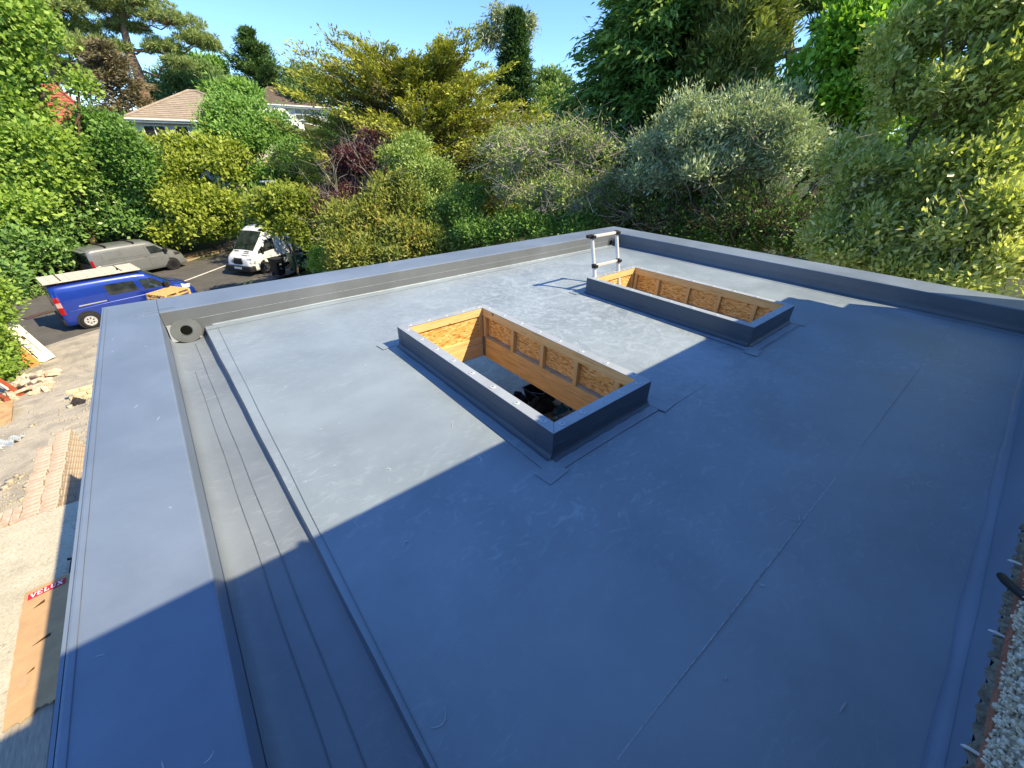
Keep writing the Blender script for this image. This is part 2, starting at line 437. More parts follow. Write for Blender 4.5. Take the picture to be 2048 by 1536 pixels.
class MB:
    def __init__(s):
        s.v = []; s.f = []
    def add(s, vs, fs, T=None):
        k = len(s.v)
        if T is not None:
            vs = [tuple(T @ Vector(p)) for p in vs]
        s.v.extend(vs); s.f.extend([tuple(i + k for i in q) for q in fs])
        return s
    def box(s, x0, x1, y0, y1, z0, z1, T=None):
        vs = [(x0, y0, z0), (x1, y0, z0), (x1, y1, z0), (x0, y1, z0), (x0, y0, z1), (x1, y0, z1), (x1, y1, z1), (x0, y1, z1)]
        fs = [(0, 3, 2, 1), (4, 5, 6, 7), (0, 1, 5, 4), (1, 2, 6, 5), (2, 3, 7, 6), (3, 0, 4, 7)]
        return s.add(vs, fs, T)
    def bar(s, a, b, w, h, up=(0, 0, 1)):
        a = Vector(a); b = Vector(b); d = (b - a).normalized()
        u = Vector(up)
        if abs(d.dot(u)) > 0.98: u = Vector((1, 0, 0))
        sx = d.cross(u).normalized(); sz = sx.cross(d).normalized()
        vs = []
        for p in (a, b):
            for i, j in ((-1, -1), (1, -1), (1, 1), (-1, 1)):
                vs.append(tuple(p + sx * (i * w / 2) + sz * (j * h / 2)))
        return s.add(vs, [(0, 3, 2, 1), (4, 5, 6, 7), (0, 1, 5, 4), (1, 2, 6, 5), (2, 3, 7, 6), (3, 0, 4, 7)])
    def poly(s, pts, th, n=(0, 0, 1)):
        """thin extruded polygon"""
        k = len(pts); n = Vector(n)
        vs = [tuple(Vector(p)) for p in pts] + [tuple(Vector(p) + n * th) for p in pts]
        fs = [tuple(range(k - 1, -1, -1)), tuple(range(k, 2 * k))]
        fs += [(i, (i + 1) % k, k + (i + 1) % k, k + i) for i in range(k)]
        return s.add(vs, fs)
    def tube(s, pts, rad, n=8, cap=True):
        pts = [Vector(p) for p in pts]
        if not hasattr(rad, '__len__'): rad = [rad] * len(pts)
        k0 = len(s.v); vs = []; fs = []
        for i, p in enumerate(pts):
            d = (pts[min(i + 1, len(pts) - 1)] - pts[max(i - 1, 0)])
            d = d.normalized() if d.length > 1e-9 else Vector((0, 0, 1))
            u = Vector((0, 0, 1)) if abs(d.z) < 0.9 else Vector((1, 0, 0))
            a = d.cross(u).normalized(); b = d.cross(a).normalized()
            for j in range(n):
                t = 2 * math.pi * j / n
                vs.append(tuple(p + a * (math.cos(t) * rad[i]) + b * (math.sin(t) * rad[i])))
        for i in range(len(pts) - 1):
            for j in range(n):
                fs.append((i * n + j, i * n + (j + 1) % n, (i + 1) * n + (j + 1) % n, (i + 1) * n + j))
        if cap:
            fs.append(tuple(range(n))); fs.append(tuple((len(pts) - 1) * n + j for j in range(n - 1, -1, -1)))
        return s.add(vs, fs)
    def lathe(s, prof, n=24, T=None, closed=False):
        """profile (r, z) spun about z"""
        vs = []; fs = []
        for r, z in prof:
            for j in range(n):
                t = 2 * math.pi * j / n
                vs.append((r * math.cos(t), r * math.sin(t), z))
        for i in range(len(prof) - 1):
            for j in range(n):
                fs.append((i * n + j, i * n + (j + 1) % n, (i + 1) * n + (j + 1) % n, (i + 1) * n + j))
        if not closed:
            fs.append(tuple(range(n - 1, -1, -1))); fs.append(tuple((len(prof) - 1) * n + j for j in range(n)))
        return s.add(vs, fs, T)
    def grid(s, fn, nu, nv):
        k = len(s.v)
        for i in range(nu + 1):
            for j in range(nv + 1):
                s.v.append(tuple(fn(i / nu, j / nv)))
        for i in range(nu):
            for j in range(nv):
                a = k + i * (nv + 1) + j
                s.f.append((a, a + nv + 1, a + nv + 2, a + 1))
        return s
    def mesh(s, name, smooth=False, bevel=0.0, seg=2, angle=30):
        me = bpy.data.meshes.new(name)
        me.from_pydata(s.v, [], s.f)
        bm = bmesh.new(); bm.from_mesh(me)
        bmesh.ops.recalc_face_normals(bm, faces=bm.faces)
        if bevel > 0:
            ed = [e for e in bm.edges if len(e.link_faces) == 2 and e.calc_face_angle(0) > R(angle)]
            bmesh.ops.bevel(bm, geom=ed, offset=bevel, segments=seg, affect='EDGES', profile=0.6, clamp_overlap=True)
        if smooth:
            for f in bm.faces: f.smooth = True
        bm.to_mesh(me); bm.free()
        if smooth:
            try: me.set_sharp_from_angle(angle=R(38))
            except Exception: pass
        me.update()
        return me
    def build(s, name, mat, parent=None, smooth=False, bevel=0.0, seg=2, angle=30):
        return obj_from(name, s.mesh(name, smooth, bevel, seg, angle), mat, parent)

def fast_mesh(name, V, F, rnd=None):
    """V (n,3), F (m,4 or 3) numpy arrays -> mesh"""
    me = bpy.data.meshes.new(name)
    k = F.shape[1]
    me.vertices.add(len(V)); me.vertices.foreach_set('co', V.astype(np.float32).ravel())
    me.loops.add(F.size); me.loops.foreach_set('vertex_index', F.astype(np.int32).ravel())
    me.polygons.add(len(F))
    me.polygons.foreach_set('loop_start', (np.arange(len(F)) * k).astype(np.int32))
    me.polygons.foreach_set('loop_total', np.full(len(F), k, np.int32))
    me.update(calc_edges=True)
    if rnd is not None:
        a = me.attributes.new('rnd', 'FLOAT', 'FACE')
        a.data.foreach_set('value', rnd.astype(np.float32))
    return me

def sstep(a, b, x):
    t = np.clip((np.asarray(x, float) - a) / (b - a), 0, 1)
    return t * t * (3 - 2 * t)

# ------------------------------------------------------------------ terrain, road, drive
FX = [-80, -40, -16, -6.65, -5.4, -3, 1, 3.1, 4.85, 9, 20, 60, 200]
FY = [-40, -5, 16.5, 24.4, 25.4, 27.2, 28.8, 30.2, 32.6, 35.5, 38, 42, 50]
NX = [-80, -40, -16, -8, -4.4, 1.8, 5.3, 8, 12, 22, 60, 200]
NY = [-55, -15, 6, 13.4, 16.6, 20.3, 22.1, 24.6, 27.8, 31, 35, 43]
def far_edge(x): return np.interp(x, FX, FY)
def near_edge(x): return np.interp(x, NX, NY)
def wob(x, y):
    return (np.sin(x * 0.9 + 1.3) * np.cos(y * 0.77 + 0.4) + 0.5 * np.sin(x * 2.1 + y * 1.7)) * 0.5
def gz(x, y):
    x = np.asarray(x, float); y = np.asarray(y, float)
    s = y - far_edge(x); t = near_edge(x) - y
    z = np.full(np.broadcast(x, y).shape, -5.03)
    z = z + np.where(s > 0, 0.12 + 7.4 * sstep(0.8, 13, s) + 2.6 * sstep(11, 40, s) + 1.9 * sstep(7, 12, x) * sstep(3, 10, s) + 0.03 * np.clip(s - 40, 0, 300) + 0.12 * wob(x, y) * sstep(1, 4, s), 0)
    z = z + np.where(t > 0, 0.02 + 1.75 * np.clip(t / 20, 0, 1) + 0.03 * wob(x, y) * sstep(0.5, 3, t), 0)
    return z
def gh(x, y): return float(gz(x, y))

xs = np.unique(np.concatenate([np.arange(-300, -30, 15), np.arange(-30, 40, 0.8), np.arange(40, 400, 15)]))
ys = np.unique(np.concatenate([np.arange(-150, -16, 12), np.arange(-16, 64, 0.8), np.arange(64, 500, 15)]))
X, Y = np.meshgrid(xs, ys, indexing='ij')
Z = gz(X, Y)
inside = (X > -0.6) & (X < 9.3) & (Y > -6.9) & (Y < 1.0)
Z = np.where(inside, np.minimum(Z, -3.6), Z)
V = np.stack([X, Y, Z], -1).reshape(-1, 3)
ny = len(ys)
I, J = np.meshgrid(np.arange(len(xs) - 1), np.arange(ny - 1), indexing='ij')
a = (I * ny + J).ravel()
F = np.stack([a, a + ny, a + ny + 1, a + 1], 1)
g = obj_from('ground', fast_mesh('ground', V, F), M['ground'])
for p in g.data.polygons: p.use_smooth = True
tag(g, 'dark soil and leaf litter under the trees and shrubs', 'ground', kind='structure')

def strip(name, xs_, lo, hi, dz, mat, label, cat, n=6, follow=True):
    mb = MB()
    k0 = 0
    for i, x in enumerate(xs_):
        for j in range(n + 1):
            y = lo(x) + (hi(x) - lo(x)) * j / n
            mb.v.append((x, y, (gh(x, y) if follow else -5.0) + dz))
    for i in range(len(xs_) - 1):
        for j in range(n):
            q = i * (n + 1) + j
            mb.f.append((q, q + n + 1, q + n + 2, q + 1))
    o = mb.build(name, mat)
    return tag(o, label, cat, kind='structure')
rx = list(np.arange(-40, 46, 1.0))
strip('road', rx, lambda x: near_edge(x) + 0.0, lambda x: far_edge(x), 0.0, M['asphalt'], 'grey asphalt road curving past the drive', 'road', 8, False)
# drive
dx = list(np.arange(-7.0, 3.2, 0.4))
strip('driveway', dx, lambda x: 1.2 if x > -0.6 else -1.0, lambda x: float(near_edge(x)) + 0.05, 0.045, M['drive'], 'dusty worn drive running down to the road', 'driveway', 36)
strip('verge', list(np.arange(-30, 6.2, 0.5)), lambda x: float(far_edge(x)) + 0.16, lambda x: float(far_edge(x)) + 1.5, 0.05, M['litter'], 'leaf strewn verge behind the far kerb', 'verge', 4)
strip('pavement', list(np.arange(-0.2, 14, 0.5)), lambda x: float(near_edge(x)) - 1.7, lambda x: float(near_edge(x)) - 0.16, 0.14, M['asphalt'], 'grey pavement along the near side of the road', 'pavement', 4)
# far kerb: individual stones
kr = root('kerb', (0, 28.5, -5.0)); tag(kr, 'buff concrete kerb along the verge', 'kerb', kind='structure')
km = MB().box(-0.455, 0.455, -0.075, 0.075, -0.1, 0.10).mesh('kerb_stone', bevel=0.012)
km.materials.append(M['kerbstone'])
px_, py_ = -26.0, float(far_edge(-26.0))
pts = [(x, float(far_edge(x))) for x in np.arange(-14, 8, 0.05)]
acc = 0; last = pts[0]; start = pts[0]
for p in pts[1:]:
    if math.dist(start, p) >= 0.92:
        mx, my = (start[0] + p[0]) / 2, (start[1] + p[1]) / 2
        an = math.atan2(p[1] - start[1], p[0] - start[0])
        shared('kerb_stone', km, kr, (mx - math.sin(an) * 0.0, my + 0.08, -4.985), (0, 0, an))
        start = p
kr2 = root('kerb', (5, 22, -5.0)); tag(kr2, 'concrete kerb edging the pavement by the bins', 'kerb', kind='structure')
pts = [(x, float(near_edge(x))) for x in np.arange(-0.2, 14, 0.05)]
start = pts[0]
for p in pts[1:]:
    if math.dist(start, p) >= 0.92:
        an = math.atan2(p[1] - start[1], p[0] - start[0])
        shared('kerb_stone', km, kr2, ((start[0] + p[0]) / 2, (start[1] + p[1]) / 2 - 0.08, -4.985), (0, 0, an))
        start = p
# painted lines on the road
mk = root('road_marking', (0, 24, -4.99)); tag(mk, 'thin white line painted along the road', 'road marking', kind='structure')
CL = [(-1.1, 22.35), (0.55, 23.75), (3.35, 26.7), (5.6, 29.2), (10, 31.6)]
mb = MB()
for i in range(len(CL) - 1):
    mb.bar((CL[i][0], CL[i][1], -4.9955), (CL[i + 1][0], CL[i + 1][1], -4.9955), 0.12, 0.012)
mb.build('line', M['paint'], mk)
yl = root('road_marking', (3.2, 21, -4.8)); tag(yl, 'pair of yellow bars painted on the shaded pavement', 'road marking', kind='structure')
for k in range(2):
    x0 = 3.0 + 0.33 * k
    y0 = float(near_edge(x0)) - 0.95
    MB().bar((x0 - 0.12, y0 - 0.25, gh(x0, y0) + 0.155), (x0 + 0.1, y0 + 0.6, gh(x0, y0) + 0.155), 0.15, 0.012).build('bar', M['yellowpaint'], yl)
# drain grate
gr = root('drain_grate', (-5.2, 21.3, -5.0), 'rusty rectangular drain grate in the asphalt behind the blue van', 'drain grate')
an = R(38)
T = Matrix.Translation((-5.2, 21.3, -4.995)) @ Matrix.Rotation(an, 4, 'Z')
mb = MB(); mb.box(-0.55, 0.55, -0.22, 0.22, -0.03, 0.006, T); mb.build('frame', M['rubber'], gr)
mb = MB()
for k in range(10): mb.box(-0.5 + k * 0.105, -0.44 + k * 0.105, -0.17, 0.17, 0.0, 0.018, T)
mb.build('grating', plain('rusty_iron', (0.15, 0.09, 0.07), 0.8, 0.3), gr)['kind'] = 'stuff'

# concrete terrace beside the extension
def tz(u, v):
    x = -7 + 6.45 * u; y = -14 + 16.2 * v
    e = 0.06 * wob(x * 3, y * 3) if v > 0.96 else 0
    return (x, y + e, -3.2 + 0.012 * wob(x * 2.3, y * 2.9))
mb = MB().grid(tz, 40, 90)
mb.box(-7, -0.56, -14, 2.16, -4.2, -3.24)
o = mb.build('terrace', M['terrace']); tag(o, 'pale rough concrete terrace beside the new roof', 'terrace', kind='structure')
# patio seen through the opening below
o = MB().box(3.0, 12.0, 0.62, 4.6, -3.4, -2.955).build('patio', M['floor']); tag(o, 'grey dusty patio slab outside the far wall', 'patio', kind='structure')

M['scuff'] = plain('pale_scuff', (0.46, 0.50, 0.54), 0.7, 0.2, bmp=0)
M['bore_shade'] = plain('pipe_mouth_shade', (0.004, 0.005, 0.004), 0.9, 0.05, bmp=0)  # near-black colour stands for the shade inside the outlet pipes
# ------------------------------------------------------------------ the new flat-roofed extension
LX, HP, WL, WF, WR, YW = 8.50, 0.269, 0.494, 0.596, 0.67, -6.65
S1 = (2.013, 3.211, -4.495, -2.017)      # outer kerb rectangles x0 x1 y0 y1
S2 = (5.196, 6.416, -4.522, -2.005)
ext = root('flat_roof_extension', (4.3, -3.0, -3.3), 'new flat roof extension covered in blue grey membrane with raised parapets', 'building')

# deck with two openings, gentle undulation
def deck_z(x, y):
    return 0.004 * math.sin(x * 2.3 + y * 1.1) * math.sin(y * 1.9 + 0.6)
def edge_x(y):      # slightly uneven arris above the gutter
    t = (y - 0.0) / -6.65
    return 0.366 + 0.105 * min(1, t * 1.1) + 0.0012 * math.sin(y * 7.3) + 0.0015 * math.sin(y * 3.1 + 1)
def step_h(y):
    t = y / -6.65
    return 0.105 - 0.082 * min(1, t * 1.05)
gx = [None, 0.55, 0.8, 1.2, 1.6, S1[0] + 0.02, S1[1] - 0.02, 3.6, 4.2, 4.8, S2[0] + 0.02, S2[1] - 0.02, 7.0, 7.6, 8.1, LX]
gy = sorted(set([YW, -6.3, -5.9, -5.4, -5.0, S2[2] + 0.02, S1[2] + 0.02, -4.1, -3.7, -3.3, -2.9, -2.5, S1[3] - 0.02, S2[3] - 0.02, -1.6, -1.2, -0.8, -0.4, 0.0]))
fine = []
for i in range(len(gy) - 1):
    k = max(1, int((gy[i + 1] - gy[i]) / 0.11))
    fine += [gy[i] + (gy[i + 1] - gy[i]) * q / k for q in range(k)]
fine.append(gy[-1])
mb = MB(); idx = {}
for i, x in enumerate(gx):
    for j, y in enumerate(fine):
        xx = edge_x(y) if x is None else x
        idx[i, j] = len(mb.v)
        mb.v.append((xx, y, deck_z(xx, y) if i > 0 else -0.004))
for i in range(len(gx) - 1):
    for j in range(len(fine) - 1):
        xm = ((gx[i] or 0.4) + gx[i + 1]) / 2; ym = (fine[j] + fine[j + 1]) / 2
        if any(q[0] + .02 < xm < q[1] - .02 and q[2] + .02 < ym < q[3] - .02 for q in (S1, S2)):
            continue
        mb.f.append((idx[i, j], idx[i + 1, j], idx[i + 1, j + 1], idx[i, j + 1]))
mb.build('roof_deck', M['field'], ext)
# gutter channel with the step down from the deck, soft cove against the parapet
def chan(u, v):
    y = YW + (0.0 - YW) * u
    h = step_h(y); ex = edge_x(y)
    prof = [(ex, -0.004), (ex - 0.003, -0.010), (ex - 0.008, -h * 0.55), (ex - 0.014, -h * 0.9), (ex - 0.04, -h), (max(ex - 0.12, 0.2), -h),
            (0.16, -h), (0.10, -h + 0.002), (0.055, -h + 0.010), (0.022, -h + 0.032), (0.003, -h + 0.075), (0.0025, -h + 0.10)]
    k = min(len(prof) - 1, int(round(v * (len(prof) - 1))))
    w = 0.002 * math.sin(y * 9 + k * 1.7)
    return (prof[k][0] + (w if 0 < k < 4 else 0), y, prof[k][1])
MB().grid(chan, 90, 11).build('gutter_channel', M['channel'], ext, smooth=True)

# parapets
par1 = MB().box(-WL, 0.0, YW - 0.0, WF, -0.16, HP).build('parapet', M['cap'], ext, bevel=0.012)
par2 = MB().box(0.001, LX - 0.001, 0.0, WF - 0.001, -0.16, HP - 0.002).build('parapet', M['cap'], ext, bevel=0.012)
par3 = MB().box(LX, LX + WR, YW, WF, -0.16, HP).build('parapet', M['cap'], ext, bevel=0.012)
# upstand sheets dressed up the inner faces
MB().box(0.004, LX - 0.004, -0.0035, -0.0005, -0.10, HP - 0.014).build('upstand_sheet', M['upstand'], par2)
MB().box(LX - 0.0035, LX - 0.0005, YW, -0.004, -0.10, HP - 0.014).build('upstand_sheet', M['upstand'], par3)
# drip trims along the outer edges
mb = MB().box(-WL - 0.014, -WL - 0.001, YW, WF + 0.014, HP - 0.10, HP - 0.004); mb.build('edge_trim', M['cap'], par1)
MB().box(-WL, LX + WR, WF + 0.001, WF + 0.014, HP - 0.10, HP - 0.004).build('edge_trim', M['cap'], par2)
MB().box(LX + WR + 0.001, LX + WR + 0.014, YW, WF + 0.014, HP - 0.10, HP - 0.004).build('edge_trim', M['cap'], par3)

def seam(a, b, w=0.005, h=0.0025, mat='seam', parent=None, up=(0, 0, 1), wig=0.0, n=1):
    mb = MB()
    a = Vector(a); b = Vector(b)
    rnd = random.Random(int(a.x * 1000 + b.y * 77 + a.z * 13))
    pr = a
    side = (b - a).cross(Vector(up)).normalized()
    w *= 0.72
    for i in range(1, n + 1):
        q = a.lerp(b, i / n)
        if i < n: q = q + side * rnd.uniform(-wig, wig)
        mb.bar(pr, q, w, h, up)
        pr = q
    return mb.build('seam', M[mat], parent or ext)
def cove(a, b, out, r=0.05, name='cove', mat='cap', parent=None, n=40, wig=0.006):
    """rounded fillet where the sheet turns up, hand-dressed and slightly wavy"""
    a = Vector(a); b = Vector(b); out = Vector(out)
    def fn(u, v):
        t = v * math.pi / 2
        p = a.lerp(b, u)
        w = wig * (math.sin(u * 37 + 1) + 0.6 * math.sin(u * 81))
        rr = r + w
        return p + out * (rr * (1 - math.sin(t)) + 0.001) + Vector((0, 0, rr * (1 - math.cos(t)) + 0.002))
    return MB().grid(fn, n, 7).build(name, M[mat], parent or ext, smooth=True)

# lap seams
seam((0.487, -0.1, 0.002), (0.477, YW, 0.002), 0.0032, 0.002, n=14, wig=0.002)
def chan_seam(xa, xb, ya, yb, w):
    mb = MB(); pr = None
    for k in range(41):
        t = k / 40; y = ya + (yb - ya) * t; x = xa + (xb - xa) * t + 0.002 * math.sin(y * 6)
        q = (x, y, -step_h(y) + 0.0035)
        if pr: mb.bar(pr, q, w, 0.004)
        pr = q
    mb.build('seam', M['seam_soft'], ext)
chan_seam(0.215, 0.29, -0.25, YW + 0.1, 0.0038)
chan_seam(0.135, 0.185, -1.1, YW + 0.1, 0.0028)
seam((4.6, -5.91, 0.0012), (LX, -5.94, 0.0012), 0.0024, 0.002, n=6, wig=0.001)
seam((1.0, -5.866, 0.002), (4.6, -5.909, 0.002), 0.008, 0.0026, 'seam_pale', n=12, wig=0.002)
seam((3.4, -4.66, 0.0015), (LX, -4.68, 0.0015), 0.0025, 0.002, n=8, wig=0.002)
seam((0.35, -0.16, 0.003), (LX, -0.16, 0.003), 0.005, n=12, wig=0.003)
seam((LX - 0.20, -0.2, 0.003), (LX - 0.22, YW, 0.003), 0.005, n=12, wig=0.003)
seam((0.3, -0.0045, 0.12), (LX, -0.0045, 0.12), 0.005, 0.003, 'seam_pale', up=(0, 1, 0))
seam((LX - 0.0045, -0.1, 0.11), (LX - 0.0045, YW, 0.11), 0.005, 0.003, up=(1, 0, 0))
seam((-WL + 0.035, WF - 0.1, HP + 0.001), (-WL + 0.035, YW, HP + 0.001), 0.0026, n=20, wig=0.001)
seam((0.0, WF * 0.02, HP + 0.0005), (-0.22, -0.02, HP + 0.0015), 0.004)
seam((-0.12, 0.1, HP + 0.001), (0.16, 0.1, HP + 0.001), 0.004)
# fillets
cove((0.45, -0.003, 0.0), (LX - 0.003, -0.003, 0.0), (0, -1, 0), 0.016, mat='field', wig=0.001)
cove((LX - 0.003, -0.004, 0.0), (LX - 0.003, YW, 0.0), (-1, 0, 0), 0.055, mat='upstand', wig=0.004)
# wall upstand
def utop(x): return 0.19 + 0.112 * (min(max(x, 0.5), 4.5) - 1.86) if x > 0.5 else 0.04 + 0.0
def ups(u, v):
    x = -0.05 + (LX + 0.05) * u
    zt = max(0.15, utop(x)) + 0.006 * math.sin(x * 11) + 0.004 * math.sin(x * 29)
    return (x, YW - 0.002, zt * v)
mb = MB().grid(ups, 120, 4)
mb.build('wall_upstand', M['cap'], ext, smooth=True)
cove((0.0, YW - 0.002, 0.0), (LX, YW - 0.002, 0.0), (0, 1, 0), 0.046, mat='cap', n=140, wig=0.005)
# outlets: pipe socket with a round welded flange
def outlet(c, nrm, r=0.072, rf=0.16):
    nrm = Vector(nrm).normalized()
    T = Matrix.Translation(c) @ nrm.to_track_quat('Z', 'Y').to_matrix().to_4x4()
    o = MB().lathe([(r, 0.004), (rf, 0.004), (rf, 0.0), (r, 0.0)], 40, T, True).build('outlet_flange', M['flange'], ext)
    MB().lathe([(r + 0.006, -0.25), (r + 0.006, 0.006), (r + 0.003, 0.0085), (r - 0.003, 0.007), (r - 0.003, -0.25)], 36, T, True).build('pipe_collar', M['flange'], o, smooth=True)
    MB().lathe([(r - 0.001, 0.0045), (r - 0.001, 0.0065)], 32, T).build('bore_shade_disc', M['bore_shade'], o)  # solid black disc caps the pipe, painting the shade of an open bore
    return o
# recess patch the near outlet sits in: sloped sump plate
MB().poly([(0.012, -0.012, 0.10), (0.30, -0.012, 0.10), (0.30, -0.13, -0.076), (0.012, -0.13, -0.076)], 0.004, (0, -0.83, 0.56)).build('corner_patch', M['channel'], ext, bevel=0.001)
outlet((0.18, -0.075, 0.022), (0, -0.83, 0.56), 0.062, 0.15)
outlet((8.33, -0.003, 0.075), (0, -1, 0), 0.06, 0.11)
# walls, ceiling and floor of the room below
wl = MB()
wl.box(-WL + 0.02, -0.05, YW - 0.1, WF - 0.02, -3.4, -0.165)
wl.build('wall', M['render'], ext)
MB().box(LX + 0.05, LX + WR - 0.02, YW - 0.1, WF - 0.02, -3.4, -0.165).build('wall', M['render'], ext)
wl = MB()
wl.box(-0.05, 4.0, 0.15, WF - 0.03, -3.4, -0.165)
wl.box(7.8, LX + 0.05, 0.15, WF - 0.03, -3.4, -0.165)
wl.box(4.0, 7.8, 0.15, WF - 0.03, -0.75, -0.165)
wl.build('wall', M['render'], ext)
MB().box(-0.05, LX + 0.05, YW - 0.1, 0.62, -3.3, -2.952).build('floor', M['floor'], ext)
cz0, cz1 = -0.40, -0.12
mb = MB()
rects = [(-0.05, S1[0] + 0.06), (S1[1] - 0.06, S2[0] + 0.06), (S2[1] - 0.06, LX + 0.05)]
for a_, b_ in rects: mb.box(a_, b_, YW, 0.15, cz0, cz1)
for q in (S1, S2):
    mb.box(q[0] + 0.06, q[1] - 0.06, YW, q[2] + 0.06, cz0, cz1); mb.box(q[0] + 0.06, q[1] - 0.06, q[3] - 0.06, 0.15, cz0, cz1)
mb.build('ceiling', M['block'], ext)

# boot scuffs and scratches left by the roofers
rs = random.Random(77)
def scuff(x, y, z, L, a, curl, w=0.004):
    pts = []
    for k in range(7):
        t = k / 6 - .5
        pts.append((x + math.cos(a) * L * t - math.sin(a) * curl * L * (t * t * 4 - 1), y + math.sin(a) * L * t + math.cos(a) * curl * L * (t * t * 4 - 1), z))
    mb = MB()
    for k in range(6):
        p, q = Vector(pts[k]), Vector(pts[k + 1])
        mb.bar(p, q, w * (0.4 + 1.2 * math.sin(math.pi * (k + .5) / 6)), 0.0008)
    mb.build('scuff_mark', M['scuff'], ext)
for k in range(12):
    scuff(rs.uniform(-.42, -.05), rs.uniform(-5.6, .3), HP + .0007, rs.uniform(.02, .05), rs.uniform(0, 6.28), rs.uniform(-.3, .3), .0022)
for k in range(120):
    x, y = rs.uniform(.55, 8.2), rs.uniform(-6.4, -.3)
    if any(q[0] - .15 < x < q[1] + .15 and q[2] - .15 < y < q[3] + .15 for q in (S1, S2)): continue
    scuff(x, y, .0045, rs.uniform(.015, .09), rs.uniform(0, 6.28), rs.uniform(-.5, .5), rs.uniform(.002, .006))

# ------------------------------------------------------------------ roof light kerbs
washer_me = MB().lathe([(0.029, 0.0), (0.029, 0.003), (0.027, 0.0042), (0.018, 0.0036), (0.015, 0.0042), (0.0, 0.004)], 20).mesh('washer', smooth=True)
washer_me.materials.append(M['washer'])
screw_me = MB().lathe([(0.006, 0.0), (0.006, 0.0045), (0.0035, 0.005)], 10).mesh('screw_head')
screw_me.materials.append(M['steel'])

